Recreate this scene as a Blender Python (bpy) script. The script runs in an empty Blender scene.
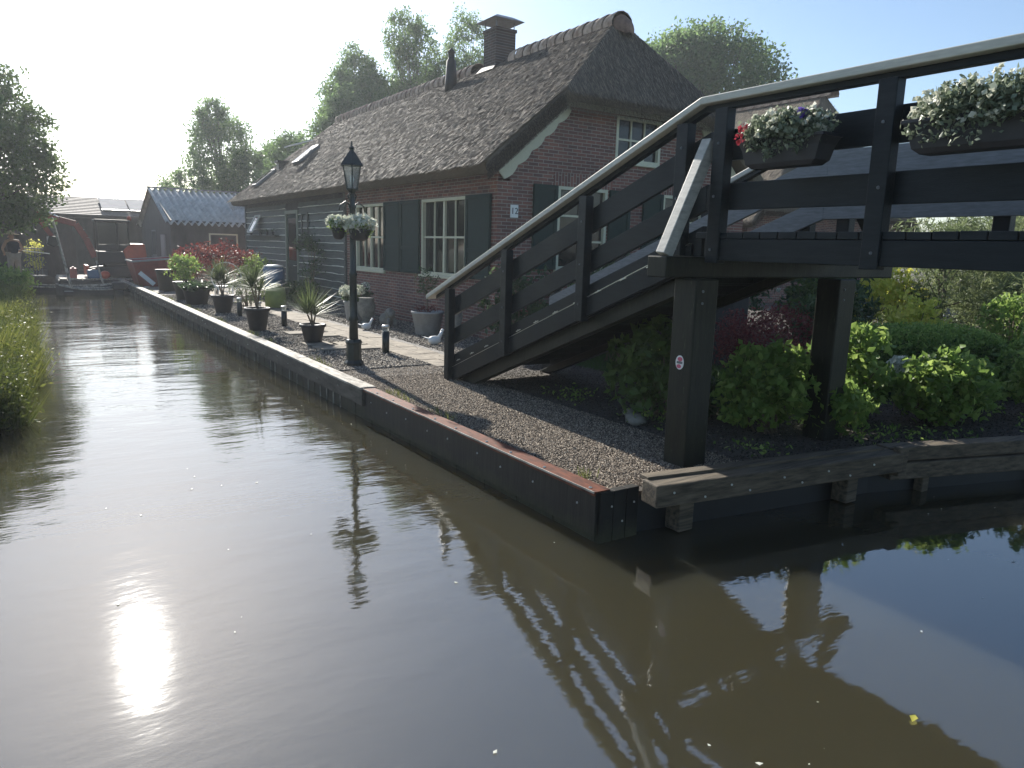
import bpy, bmesh, math, random
import numpy as np
from mathutils import Vector, Matrix, Euler
R = math.radians
random.seed(7); rng = np.random.default_rng(7)
sc = bpy.context.scene
# ------------------------------------------------------------------ camera
yaw, pitch, roll = R(33.5), R(10.4), R(1.6)
fw = Vector((math.sin(yaw)*math.cos(pitch), math.cos(yaw)*math.cos(pitch), -math.sin(pitch)))
rt = Vector((math.cos(yaw), -math.sin(yaw), 0)); up = rt.cross(fw)
r2 = rt*math.cos(roll) + up*math.sin(roll); u2 = up*math.cos(roll) - rt*math.sin(roll)
cam = bpy.data.objects.new('camera', bpy.data.cameras.new('camera')); sc.collection.objects.link(cam)
cam.matrix_world = Matrix(((r2.x, u2.x, -fw.x, 0), (r2.y, u2.y, -fw.y, 0), (r2.z, u2.z, -fw.z, 2.15), (0, 0, 0, 1)))
cam.data.sensor_width = 36; cam.data.lens = 740*36/1024; cam.data.clip_end = 3000; cam.data.clip_start = .05
sc.camera = cam
# ------------------------------------------------------------------ light
SUN_AZ, SUN_EL = R(5.4), R(28.5)            # azimuth from +Y towards +X
w = bpy.data.worlds.new('World'); sc.world = w; w.use_nodes = True
nt = w.node_tree; bg = nt.nodes['Background']
sky = nt.nodes.new('ShaderNodeTexSky'); sky.sky_type = 'NISHITA'; sky.sun_disc = False
sky.sun_elevation = SUN_EL; sky.sun_rotation = SUN_AZ; sky.air_density = 1.0; sky.dust_density = .7; sky.ozone_density = 2.6
nt.links.new(sky.outputs[0], bg.inputs[0]); bg.inputs[1].default_value = .07
sl = bpy.data.lights.new('sun', 'SUN'); sl.energy = 4.2; sl.angle = R(.5); sl.color = (1, .95, .86)
so = bpy.data.objects.new('sun', sl); sc.collection.objects.link(so)
sd = Vector((math.sin(SUN_AZ)*math.cos(SUN_EL), math.cos(SUN_AZ)*math.cos(SUN_EL), math.sin(SUN_EL)))
so.rotation_euler = sd.to_track_quat('Z', 'Y').to_euler(); so.location = (0, 60, 60)
vs = sc.view_settings; vs.view_transform = 'Standard'; vs.look = 'None'; vs.gamma = 1; vs.exposure = 1.27; vs.use_curve_mapping = False
sc.cycles.use_denoising = True
sc.cycles.max_bounces = 6; sc.cycles.diffuse_bounces = 3; sc.cycles.glossy_bounces = 3; sc.cycles.transmission_bounces = 4
sc.cycles.volume_bounces = 0; sc.cycles.transparent_max_bounces = 6
sc.cycles.sample_clamp_indirect = 6

# ------------------------------------------------------------------ materials
def nodes(name):
    m = bpy.data.materials.new(name); m.use_nodes = True
    t = m.node_tree; return m, t, t.nodes['Principled BSDF']
def N(t, ty, **k):
    n = t.nodes.new(ty)
    for a, b in k.items(): setattr(n, a, b)
    return n
def coords(t, scale=(1, 1, 1), rot=(0, 0, 0)):
    g = N(t, 'ShaderNodeNewGeometry'); mp = N(t, 'ShaderNodeMapping'); mp.inputs['Scale'].default_value = scale
    mp.inputs['Rotation'].default_value = rot
    t.links.new(g.outputs['Position'], mp.inputs['Vector']); return mp.outputs[0]
def ramp(t, fac, stops):
    r = N(t, 'ShaderNodeValToRGB'); e = r.color_ramp.elements
    e[0].position, e[0].color = stops[0][0], (*stops[0][1], 1)
    e[1].position, e[1].color = stops[-1][0], (*stops[-1][1], 1)
    for p, c in stops[1:-1]:
        x = e.new(p); x.color = (*c, 1)
    t.links.new(fac, r.inputs[0]); return r.outputs[0]
def noise(t, vec, scale, detail=4, rough=.6):
    n = N(t, 'ShaderNodeTexNoise'); n.inputs['Scale'].default_value = scale; n.inputs['Detail'].default_value = detail
    n.inputs['Roughness'].default_value = rough; t.links.new(vec, n.inputs['Vector']); return n.outputs[0]
def bump(t, b, h, strength=.4, dist=.01):
    n = N(t, 'ShaderNodeBump'); n.inputs['Strength'].default_value = strength; n.inputs['Distance'].default_value = dist
    t.links.new(h, n.inputs['Height']); t.links.new(n.outputs[0], b.inputs['Normal'])
def mat(name, col, rough=.6, var=.25, scale=8, stretch=(1, 1, 1), bmp=.3, bd=.006, metal=0, spec=.5, col2=None):
    m, t, b = nodes(name); v = coords(t, stretch); f = noise(t, v, scale, 6)
    c2 = col2 or tuple(min(1, c*(1+var)) for c in col); c1 = tuple(c*(1-var) for c in col)
    t.links.new(ramp(t, f, [(.3, c1), (.7, c2)]), b.inputs['Base Color'])
    b.inputs['Roughness'].default_value = rough; b.inputs['Metallic'].default_value = metal
    b.inputs['Specular IOR Level'].default_value = spec
    if bmp: bump(t, b, noise(t, v, scale*3, 5), bmp, bd)
    return m
def brick_mat(name, axis, rot=0, bw=.215, bh=.062):
    m, t, b = nodes(name); g = N(t, 'ShaderNodeNewGeometry'); s = N(t, 'ShaderNodeSeparateXYZ'); c = N(t, 'ShaderNodeCombineXYZ')
    t.links.new(g.outputs['Position'], s.inputs[0])
    a = s.outputs['Y' if axis == 'x' else 'X']; z = s.outputs['Z']
    if rot: a, z = z, a
    t.links.new(a, c.inputs[0]); t.links.new(z, c.inputs[1])
    k = N(t, 'ShaderNodeTexBrick'); t.links.new(c.outputs[0], k.inputs['Vector'])
    k.inputs['Scale'].default_value = 1; k.inputs['Brick Width'].default_value = bw; k.inputs['Row Height'].default_value = bh
    k.inputs['Mortar Size'].default_value = .007; k.inputs['Mortar Smooth'].default_value = .3; k.inputs['Bias'].default_value = -.1
    k.inputs['Color1'].default_value = (.26, .115, .085, 1); k.inputs['Color2'].default_value = (.13, .066, .058, 1)
    k.inputs['Mortar'].default_value = (.36, .33, .29, 1)
    n = noise(t, g.outputs['Position'], 1.7, 5); mx = N(t, 'ShaderNodeMix', data_type='RGBA', blend_type='MULTIPLY')
    mx.inputs[0].default_value = 1
    t.links.new(k.outputs['Color'], mx.inputs[6]); t.links.new(ramp(t, n, [(.3, (.7, .7, .7)), (.7, (1.15, 1.1, 1.05))]), mx.inputs[7])
    t.links.new(mx.outputs[2], b.inputs['Base Color']); b.inputs['Roughness'].default_value = .85
    i = N(t, 'ShaderNodeMath', operation='SUBTRACT'); i.inputs[0].default_value = 1; t.links.new(k.outputs['Fac'], i.inputs[1])
    bump(t, b, i.outputs[0], .6, .008); return m
def leaf_mat(name, cols, trans=.35, rough=.5):
    m, t, b = nodes(name); a = N(t, 'ShaderNodeAttribute'); a.attribute_name = 'tone'
    c = ramp(t, a.outputs['Fac'], [(i/(len(cols)-1), q) for i, q in enumerate(cols)])
    t.links.new(c, b.inputs['Base Color']); b.inputs['Roughness'].default_value = rough; b.inputs['Specular IOR Level'].default_value = .35
    tr = N(t, 'ShaderNodeBsdfTranslucent'); mx = N(t, 'ShaderNodeMixShader'); mx.inputs[0].default_value = trans
    hs = N(t, 'ShaderNodeHueSaturation'); hs.inputs['Saturation'].default_value = .95; hs.inputs['Value'].default_value = 1.3
    hs.inputs['Hue'].default_value = .49
    t.links.new(c, hs.inputs['Color']); t.links.new(hs.outputs[0], tr.inputs[0])
    t.links.new(b.outputs[0], mx.inputs[1]); t.links.new(tr.outputs[0], mx.inputs[2])
    t.links.new(mx.outputs[0], t.nodes['Material Output'].inputs[0]); return m
M = {}
M['brick_x'] = brick_mat('brick_side', 'x'); M['brick_y'] = brick_mat('brick_gable', 'y')
M['soldier'] = brick_mat('brick_soldier', 'y', 1, .24, .068)
M['soldier_x'] = brick_mat('brick_soldier_side', 'x', 1, .24, .068)
M['cream'] = mat('cream_paint', (.62, .60, .44), .45, .06, 20, bmp=.1)
M['shutter'] = mat('shutter_green', (.008, .028, .022), .75, .2, 10, bmp=.1)
M['blackwood'] = mat('bridge_black', (.005, .0085, .010), .5, .5, 6, (6, 1, 6), .35, .004, col2=(.013, .019, .021), spec=.3)
M['blackwood'] = None
M['legwood'] = mat('leg_wood', (.010, .012, .010), .65, .5, 7, (5, 5, .6), .5, .006, col2=(.028, .028, .02), spec=.3)
M['greywood'] = mat('far_rail_grey', (.20, .21, .215), .55, .25, 9, (8, 1, 8), .35, .003)  # lighter grey for the far rail boards
def worn(name, dark, mid, worn_, stretch, lo=.60):
    m, t, b = nodes(name); v = coords(t, stretch); v1 = coords(t)
    base = ramp(t, noise(t, v, 5, 8, .65), [(.3, dark), (.7, mid)])
    mk_ = ramp(t, noise(t, v, 11, 10, .75), [(lo, (0, 0, 0)), (lo+.07, (1, 1, 1))]); mx = N(t, 'ShaderNodeMix', data_type='RGBA')
    t.links.new(mk_, mx.inputs[0]); t.links.new(base, mx.inputs[6]); mx.inputs[7].default_value = (*worn_, 1); t.links.new(mx.outputs[2], b.inputs['Base Color'])
    t.links.new(ramp(t, noise(t, v1, 3, 4), [(.3, (.28,)*3), (.7, (.5,)*3)]), b.inputs['Roughness']); b.inputs['Specular IOR Level'].default_value = .25
    bump(t, b, noise(t, v, 24, 8, .7), .5, .004); return m
M['blackwood'] = worn('bridge_black_paint', (.004, .007, .009), (.012, .018, .021), (.05, .055, .05), (7, 1, 7), .64)
M['legwood'] = worn('bridge_leg_paint', (.008, .010, .008), (.024, .026, .018), (.07, .075, .05), (6, 6, .7), .60)
M['railcap'] = mat('handrail_grey', (.50, .49, .42), .45, .15, 9, (8, 1, 8), .2, .002)
M['braceface'] = mat('brace_grey', (.40, .39, .34), .5, .25, 12, (1, 1, 3), .3, .003)
M['timber'] = mat('old_timber', (.055, .042, .026), .8, .5, 4, (.6, 7, 9), .6, .01, col2=(.16, .125, .082))
M['quayplank'] = mat('quay_planks', (.010, .010, .009), .6, .4, 5, (1, 6, .5), .6, .01, col2=(.03, .028, .023), spec=.3)
M['capwood'] = mat('quay_cap_wood', (.16, .14, .11), .8, .55, 4, (5, 1.2, 2), .7, .01, col2=(.52, .48, .41))
M['waling'] = mat('waling_wood', (.035, .032, .026), .8, .4, 5, (7, .8, 3), .6, .01, col2=(.10, .09, .07))
M['rust'] = mat('rusty_red_steel', (.045, .014, .009), .65, .35, 9, (4, 1, 1), .4, .003, col2=(.19, .055, .026), spec=.2)
M['steel'] = mat('bright_steel', (.6, .6, .58), .3, .1, 20, metal=1, bmp=0)
M['siding'] = mat('siding_boards', (.055, .062, .055), .65, .35, 4, (1, .6, 9), .5, .006, col2=(.11, .12, .105))
M['sidingedge'] = mat('siding_edge', (.70, .70, .60), .6, .2, 9, (1, .5, 1), .2)
M['tile'] = mat('ridge_tiles', (.48, .29, .19), .75, .4, 5, bmp=.4, col2=(.75, .56, .42))
M['metal'] = mat('dull_metal', (.17, .18, .19), .4, .2, 9, metal=.7, bmp=.1)
M['lead'] = mat('lead', (.05, .052, .055), .7, .2, 6)
M['iron'] = mat('lamp_green_iron', (.012, .02, .018), .35, .3, 14, bmp=.2)
M['pot'] = mat('dark_pot', (.018, .019, .022), .5, .3, 12, bmp=.2)
M['greypot'] = mat('grey_pot', (.30, .30, .29), .7, .15, 10, bmp=.2)
M['stone'] = mat('weathered_stone', (.20, .19, .16), .9, .35, 12, bmp=.6, bd=.01)
M['white'] = mat('white_paint', (.78, .78, .75), .4, .05, 10, bmp=0)
M['soil'] = mat('dark_soil', (.045, .036, .028), .95, .5, 14, bmp=1, bd=.03)
M['bark'] = mat('bark', (.10, .085, .065), .9, .4, 9, (3, 3, .6), .8, .02)
M['twig'] = mat('twig', (.16, .12, .075), .8, .3, 9)
M['orange'] = mat('digger_orange', (.42, .06, .02), .4, .12, 8, bmp=.05)
M['black'] = mat('black_plastic', (.006, .007, .008), .5, .3, 12, bmp=.1)
M['red'] = mat('faded_red_paint', (.22, .035, .028), .5, .3, 6, bmp=.2)
M['blue'] = mat('blue_plastic', (.03, .11, .22), .4, .15, 6, bmp=.05)
M['lime'] = mat('lime_sack', (.20, .26, .06), .6, .15, 9, bmp=.3)
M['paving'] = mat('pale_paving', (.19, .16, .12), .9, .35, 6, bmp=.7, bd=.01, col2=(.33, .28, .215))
M['darkboard'] = mat('dark_boards', (.05, .045, .042), .8, .4, 5, (1, 1, .4), .4)
M['shedroof'] = mat('corrugated_cement', (.50, .49, .46), .85, .3, 3, (1, 1, 1), .3)
M['solar'] = mat('solar_panel', (.22, .23, .26), .8, .1, 3, bmp=0, spec=.1)
M['skin'] = mat('skin', (.42, .24, .17), .6, .08, 20, bmp=0)
M['straw_hat'] = mat('straw_hat', (.50, .40, .25), .8, .15, 30)
M['navy'] = mat('dark_vest', (.02, .025, .04), .8, .3, 20)
M['trousers'] = mat('beige_trousers', (.30, .25, .22), .8, .15, 12)
M['pinksticker'] = mat('pink_print', (.60, .12, .19), .5, .1, 30, bmp=0)
M['petal'] = leaf_mat('white_petals', [(.42, .46, .34), (.60, .61, .50), (.74, .74, .66)], .25)
M['redpetal'] = leaf_mat('red_petals', [(.35, .03, .04), (.5, .06, .07)], .2)
M['violet'] = leaf_mat('violet_petals', [(.08, .05, .30), (.18, .1, .45)], .3)
M['pinkpetal'] = leaf_mat('pink_petals', [(.60, .22, .48), (.75, .42, .66)], .3)
M['yellowleaf'] = leaf_mat('yellow_leaves', [(.28, .34, .05), (.50, .52, .08), (.68, .62, .16)], .55)
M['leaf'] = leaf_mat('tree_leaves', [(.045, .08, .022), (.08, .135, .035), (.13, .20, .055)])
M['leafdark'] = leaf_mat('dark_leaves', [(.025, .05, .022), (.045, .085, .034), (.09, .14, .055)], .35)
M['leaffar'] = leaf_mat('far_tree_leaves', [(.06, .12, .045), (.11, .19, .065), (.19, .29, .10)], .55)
M['leafgrey'] = leaf_mat('silver_green_leaves', [(.07, .10, .04), (.135, .18, .075), (.25, .29, .13)], .45)
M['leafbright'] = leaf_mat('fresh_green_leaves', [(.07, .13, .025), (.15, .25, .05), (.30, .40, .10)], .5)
M['leafdull'] = leaf_mat('dusty_green_leaves', [(.09, .125, .075), (.17, .21, .14), (.30, .34, .25)], .3)
M['leafred'] = leaf_mat('red_leaves', [(.07, .015, .012), (.15, .028, .022), (.26, .10, .06)], .35)
M['leafmaple'] = leaf_mat('maple_leaves', [(.08, .016, .018), (.15, .030, .030), (.24, .07, .05)], .4)
M['palm'] = leaf_mat('palm_leaves', [(.05, .075, .03), (.09, .13, .045), (.17, .2, .08)], .3)
M['reed'] = leaf_mat('reed_blades', [(.05, .07, .015), (.11, .14, .025), (.25, .26, .055)], .35)
M['lawn'] = leaf_mat('lawn_blades', [(.03, .08, .015), (.05, .12, .02)], .35)
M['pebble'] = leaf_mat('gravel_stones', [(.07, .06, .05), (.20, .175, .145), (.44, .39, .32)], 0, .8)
M['chips'] = leaf_mat('bark_chips', [(.06, .046, .034), (.24, .19, .14), (.55, .47, .37)], 0, .8)
M['clods'] = leaf_mat('soil_crumbs', [(.025, .02, .016), (.055, .045, .035), (.10, .08, .06)], 0, .9)
M['straw'] = leaf_mat('reed_straws', [(.08, .062, .046), (.185, .148, .108), (.42, .34, .25)], 0, .7)

m, t, b = nodes('thatch'); v = coords(t, (1, 1, 1)); f = noise(t, coords(t, (2.2, 6, .9)), 20, 10, .8); g2 = noise(t, v, .8, 4)
mx = N(t, 'ShaderNodeMix', data_type='RGBA', blend_type='MULTIPLY'); mx.inputs[0].default_value = 1
t.links.new(ramp(t, f, [(.35, (.11, .088, .063)), (.55, (.18, .145, .105)), (.75, (.27, .215, .155))]), mx.inputs[6])
t.links.new(ramp(t, g2, [(.35, (.75, .78, .72)), (.65, (1.1, 1.05, 1))]), mx.inputs[7])
t.links.new(mx.outputs[2], b.inputs['Base Color']); b.inputs['Roughness'].default_value = .95
bump(t, b, noise(t, coords(t, (2.2, 6, .9)), 26, 8, .8), .28, .010); M['thatch'] = m

m, t, b = nodes('quay_murk_planks'); v = coords(t, (1, 5, .5)); g0 = N(t, 'ShaderNodeNewGeometry'); sz = N(t, 'ShaderNodeSeparateXYZ'); t.links.new(g0.outputs['Position'], sz.inputs[0])
nz_ = N(t, 'ShaderNodeMath', operation='MULTIPLY_ADD'); t.links.new(noise(t, coords(t), 2.5, 5, .7), nz_.inputs[0]); nz_.inputs[1].default_value = -.22; t.links.new(sz.outputs['Z'], nz_.inputs[2])
murk_tint = ramp(t, nz_.outputs[0], [(.10, (1, 1, 1)), (.26, (0, 0, 0))])  # lower planks tinted olive to match the sunlit murky water
mx = N(t, 'ShaderNodeMix', data_type='RGBA'); t.links.new(murk_tint, mx.inputs[0])
t.links.new(ramp(t, noise(t, v, 5, 6), [(.3, (.008, .008, .008)), (.7, (.026, .025, .021))]), mx.inputs[6]); t.links.new(ramp(t, noise(t, coords(t), 9, 6, .7), [(.3, (.035, .033, .018)), (.7, (.075, .070, .038))]), mx.inputs[7])
t.links.new(mx.outputs[2], b.inputs['Base Color']); b.inputs['Roughness'].default_value = .6; b.inputs['Specular IOR Level'].default_value = .25; bump(t, b, noise(t, v, 14, 5), .5, .006); M['quayplank'] = m
m, t, b = nodes('window_glass'); b.inputs['Base Color'].default_value = (.012, .015, .016, 1); b.inputs['Roughness'].default_value = .06
bump(t, b, noise(t, coords(t), 1.2, 2), .05, .02); M['glass'] = m
m, t, b = nodes('lantern_glass'); b.inputs['Base Color'].default_value = (.75, .8, .78, 1); b.inputs['Roughness'].default_value = .25
b.inputs['Transmission Weight'].default_value = .85; b.inputs['IOR'].default_value = 1.1; M['lampglass'] = m

m, t, b = nodes('water'); b.inputs['Base Color'].default_value = (.050, .046, .027, 1); b.inputs['Roughness'].default_value = .032
b.inputs['Subsurface Weight'].default_value = 1; b.inputs['Subsurface Radius'].default_value = (1, .8, .45); b.inputs['Subsurface Scale'].default_value = 2.5
b.inputs['IOR'].default_value = 2.25
v1 = coords(t, (1.0, 2.6, 1), (0, 0, R(20))); v2 = coords(t, (1, 1, 1))
n1 = noise(t, v1, 2.2, 3, .5); n2 = noise(t, v1, .55, 2, .5); n3 = noise(t, v2, 14, 2, .5)
mk = noise(t, v2, .16, 2)                       # calm and ruffled patches
mr = N(t, 'ShaderNodeMapRange'); mr.inputs['From Min'].default_value = .38; mr.inputs['From Max'].default_value = .62
mr.inputs['To Min'].default_value = .25; mr.inputs['To Max'].default_value = 1.0; t.links.new(mk, mr.inputs['Value'])
def MA(op, a, bb):
    n = N(t, 'ShaderNodeMath', operation=op)
    for i, q in enumerate((a, bb)):
        if isinstance(q, (int, float)): n.inputs[i].default_value = q
        else: t.links.new(q, n.inputs[i])
    return n.outputs[0]
# ripples run stronger up the canal (larger y)
sy = N(t, 'ShaderNodeSeparateXYZ'); gp = N(t, 'ShaderNodeNewGeometry'); t.links.new(gp.outputs['Position'], sy.inputs[0])
yr = N(t, 'ShaderNodeMapRange'); yr.inputs['From Min'].default_value = 4; yr.inputs['From Max'].default_value = 16
yr.inputs['To Min'].default_value = .5; yr.inputs['To Max'].default_value = 1.5; t.links.new(sy.outputs['Y'], yr.inputs['Value'])
n4 = noise(t, v1, 11, 3, .5)
h = MA('ADD', MA('MULTIPLY', n1, .009), MA('ADD', MA('MULTIPLY', n2, .03), MA('ADD', MA('MULTIPLY', n4, .0026), MA('ADD', MA('MULTIPLY', n3, .0006), MA('MULTIPLY', noise(t, v1, 5, 2, .5), .0042)))))
h = MA('MULTIPLY', h, MA('MULTIPLY', mr.outputs[0], yr.outputs[0]))
bump(t, b, h, 1, .55); M['water'] = m

m, t, b = nodes('ground_earth'); v = coords(t)
t.links.new(ramp(t, noise(t, v, 3, 8, .7), [(.35, (.05, .042, .034)), (.6, (.11, .095, .078)), (.75, (.17, .15, .125))]), b.inputs['Base Color'])
b.inputs['Roughness'].default_value = .95; bump(t, b, noise(t, v, 30, 6, .7), 1, .03); M['earth'] = m
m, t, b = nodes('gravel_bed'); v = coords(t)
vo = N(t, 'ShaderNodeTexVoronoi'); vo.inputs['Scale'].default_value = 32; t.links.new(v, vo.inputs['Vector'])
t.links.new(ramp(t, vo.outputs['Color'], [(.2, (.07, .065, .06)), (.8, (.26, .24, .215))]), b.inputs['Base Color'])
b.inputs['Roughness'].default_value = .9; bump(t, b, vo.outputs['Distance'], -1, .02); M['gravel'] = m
m, t, b = nodes('grass_ground'); v = coords(t)
t.links.new(ramp(t, noise(t, v, 2, 8, .7), [(.3, (.03, .05, .015)), (.7, (.07, .10, .03))]), b.inputs['Base Color'])
b.inputs['Roughness'].default_value = .95; bump(t, b, noise(t, v, 20, 6, .7), 1, .05); M['grassground'] = m

# ------------------------------------------------------------------ mesh helpers
COL = sc.collection
def wloc(o):
    p = Vector((0, 0, 0))
    while o: p += Vector(o.location); o = o.parent
    return p
def link(name, me, material, parent=None):
    o = bpy.data.objects.new(name, me); COL.objects.link(o)
    if material: me.materials.append(material)
    if parent is not None:
        o.parent = parent
    return o
def thing(name, label, cat, loc=(0, 0, 0), group=None):
    o = bpy.data.objects.new(name, None); COL.objects.link(o); o.location = loc; o.empty_display_size = .2
    o['label'] = label; o['category'] = cat
    if group: o['group'] = group
    return o
def tag(o, label, cat, group=None):
    o['label'] = label; o['category'] = cat
    if group: o['group'] = group
    return o
class MB:
    def __init__(s): s.v = []; s.f = []
    def add(s, vs, fs):
        k = len(s.v); s.v += [tuple(p) for p in vs]; s.f += [tuple(i+k for i in q) for q in fs]; return s
    def box(s, x0, x1, y0, y1, z0, z1):
        return s.add([(x, y, z) for z in (z0, z1) for y in (y0, y1) for x in (x0, x1)],
                     [(0, 2, 3, 1), (4, 5, 7, 6), (0, 1, 5, 4), (2, 6, 7, 3), (0, 4, 6, 2), (1, 3, 7, 5)])
    def beam(s, a, b, wd, h, up=(0, 0, 1)):
        """box along a->b, wd across, h along up"""
        a, b = Vector(a), Vector(b); d = (b-a).normalized(); u = Vector(up); sx = d.cross(u).normalized(); u = sx.cross(d).normalized()
        vs = [p + sx*i*wd/2 + u*j*h/2 for p in (a, b) for j in (-1, 1) for i in (-1, 1)]
        return s.add(vs, [(0, 1, 3, 2), (4, 6, 7, 5), (0, 4, 5, 1), (2, 3, 7, 6), (0, 2, 6, 4), (1, 5, 7, 3)])
    def prism(s, poly, axis, a0, a1):
        """poly: 2D points; axis 'x' -> (y,z) points, 'y' -> (x,z), 'z' -> (x,y)"""
        def P(p, a): return {'x': (a, p[0], p[1]), 'y': (p[0], a, p[1]), 'z': (p[0], p[1], a)}[axis]
        n = len(poly); vs = [P(p, a0) for p in poly] + [P(p, a1) for p in poly]
        fs = [tuple(range(n))[::-1], tuple(range(n, 2*n))] + [(i, (i+1) % n, n+(i+1) % n, n+i) for i in range(n)]
        return s.add(vs, fs)
    def tube(s, pts, r, n=8, r1=None, caps=True):
        pts = [Vector(p) for p in pts]; rs = r if isinstance(r, (list, tuple)) else [r+(0 if r1 is None else (r1-r)*i/(len(pts)-1)) for i in range(len(pts))]
        vs = []; prev = None
        for i, p in enumerate(pts):
            d = (pts[min(i+1, len(pts)-1)]-pts[max(i-1, 0)]).normalized()
            a = d.orthogonal().normalized() if prev is None else (prev-d*prev.dot(d)).normalized()
            prev = a; bb = d.cross(a)
            vs += [p+(a*math.cos(2*math.pi*k/n)+bb*math.sin(2*math.pi*k/n))*rs[i] for k in range(n)]
        fs = [(i*n+k, i*n+(k+1) % n, (i+1)*n+(k+1) % n, (i+1)*n+k) for i in range(len(pts)-1) for k in range(n)]
        if caps: fs += [tuple(range(n))[::-1], tuple(range((len(pts)-1)*n, len(pts)*n))]
        return s.add(vs, fs)
    def lathe(s, c, prof, n=20, sq=0, rot=0, cap=True):
        vs = [(c[0]+r*math.cos(2*math.pi*k/n+rot), c[1]+r*math.sin(2*math.pi*k/n+rot), c[2]+z) for r, z in prof for k in range(n)]
        fs = [(i*n+k, i*n+(k+1) % n, (i+1)*n+(k+1) % n, (i+1)*n+k) for i in range(len(prof)-1) for k in range(n)]
        if cap: fs += [tuple(range(n))[::-1], tuple(range((len(prof)-1)*n, len(prof)*n))]
        return s.add(vs, fs)
    def blob(s, c, r, n=10, jit=.1, seed=0):
        rg = random.Random(seed); rx, ry, rz = (r, r, r) if isinstance(r, (int, float)) else r; vs = []; m_ = n//2
        for i in range(1, m_):
            for k in range(n):
                th = math.pi*i/m_; ph = 2*math.pi*k/n; j = 1+rg.uniform(-jit, jit)
                vs.append((c[0]+rx*j*math.sin(th)*math.cos(ph), c[1]+ry*j*math.sin(th)*math.sin(ph), c[2]+rz*j*math.cos(th)))
        tp = len(vs); vs += [(c[0], c[1], c[2]+rz), (c[0], c[1], c[2]-rz)]
        fs = [((i)*n+k, (i+1)*n+k, (i+1)*n+(k+1) % n, i*n+(k+1) % n) for i in range(m_-2) for k in range(n)]
        fs += [(k, (k+1) % n, tp) for k in range(n)] + [((m_-2)*n+(k+1) % n, (m_-2)*n+k, tp+1) for k in range(n)]
        return s.add(vs, fs)
    def build(s, name, material, parent=None, smooth=False, bevel=0, fix=True):
        me = bpy.data.meshes.new(name); off = wloc(parent) if parent is not None else Vector((0, 0, 0))
        me.from_pydata([tuple(Vector(p)-off) for p in s.v], [], s.f); me.update()
        if fix:
            bm = bmesh.new(); bm.from_mesh(me); bmesh.ops.recalc_face_normals(bm, faces=bm.faces); bm.to_mesh(me); bm.free()
        if smooth:
            for p in me.polygons: p.use_smooth = True
        o = link(name, me, material, parent)
        if bevel:
            q = o.modifiers.new('b', 'BEVEL'); q.width = bevel; q.segments = 2; q.limit_method = 'ANGLE'; q.angle_limit = R(40)
        return o
def quads(name, P, A, B, tone, material, parent=None, kind='rhomb'):
    """many leaves: centre P, half-axis A (long) and B (short), numpy (n,3)"""
    n = len(P); off = np.array(wloc(parent)) if parent is not None else np.zeros(3)
    P = P-off
    if kind == 'blade':      # base at P, tip at P+A
        V = np.stack([P-B, P+B, P+A*.6+B*.7, P+A*.6-B*.7, P+A*1.0], 1).reshape(-1, 3)
        idx = (np.arange(n)*5)[:, None]+np.array([0, 1, 2, 3, 3, 2, 4])[None]
        lt = np.tile([4, 3], n)
        return _mesh(name, V, idx.reshape(-1), lt, np.repeat(tone, 5), material, parent)
    nrm = np.cross(A, B); ln = np.linalg.norm(nrm, axis=1, keepdims=True)+1e-9
    fold = nrm/ln*np.linalg.norm(B, axis=1, keepdims=True)*.35
    V = np.stack([P-A, P+B+fold, P+A, P-B+fold], 1).reshape(-1, 3)
    idx = (np.arange(n)*4)[:, None]+np.array([0, 1, 2, 0, 2, 3])[None]
    return _mesh(name, V, idx.reshape(-1), np.full(2*n, 3), np.repeat(tone, 4), material, parent)
def _mesh(name, V, idx, lt, tone, material, parent):
    me = bpy.data.meshes.new(name); me.vertices.add(len(V)); me.vertices.foreach_set('co', V.astype(np.float32).ravel())
    me.loops.add(len(idx)); me.loops.foreach_set('vertex_index', idx.astype(np.int32))
    me.polygons.add(len(lt)); st = np.concatenate([[0], np.cumsum(lt)[:-1]])
    me.polygons.foreach_set('loop_start', st.astype(np.int32)); me.polygons.foreach_set('loop_total', np.asarray(lt, np.int32))
    a = me.attributes.new('tone', 'FLOAT', 'POINT'); a.data.foreach_set('value', tone.astype(np.float32))
    me.update(calc_edges=True); me.validate()
    return link(name, me, material, parent)
def rdir(n):
    v = rng.normal(size=(n, 3)); return v/np.linalg.norm(v, axis=1, keepdims=True)
def leafset(P, size, aspect=.5, updir=None, droop=0):
    n = len(P); A = rdir(n)
    if updir is not None: A = A+np.array(updir); A /= np.linalg.norm(A, axis=1, keepdims=True)
    if droop: A[:, 2] -= droop; A /= np.linalg.norm(A, axis=1, keepdims=True)
    Bv = np.cross(A, rdir(n)); Bv /= np.linalg.norm(Bv, axis=1, keepdims=True)+1e-9
    s = size*rng.uniform(.6, 1.3, (n, 1)); return A*s*.5, Bv*s*aspect*.5
def clumps(c, r, ncl, per, cr, shell=.55, flat=1.0):
    """leaf points in clumps through an ellipsoid; returns points, tone"""
    c = np.array(c); r = np.array(r); d = rdir(ncl); rad = rng.uniform(shell, 1, (ncl, 1))**.7
    C = c+d*r*rad; CT = rng.uniform(0, 1, ncl); k = rng.uniform(.6, 1.3, (ncl, 1))*cr
    P = np.repeat(C, per, 0)+np.clip(rng.normal(size=(ncl*per, 3)), -1.9, 1.9)*np.repeat(k, per, 0)*np.array([.5, .5, .42*flat])
    T = np.clip(np.repeat(CT, per)*.6+rng.uniform(0, .45, ncl*per), 0, 1)
    return P, T, C
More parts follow.
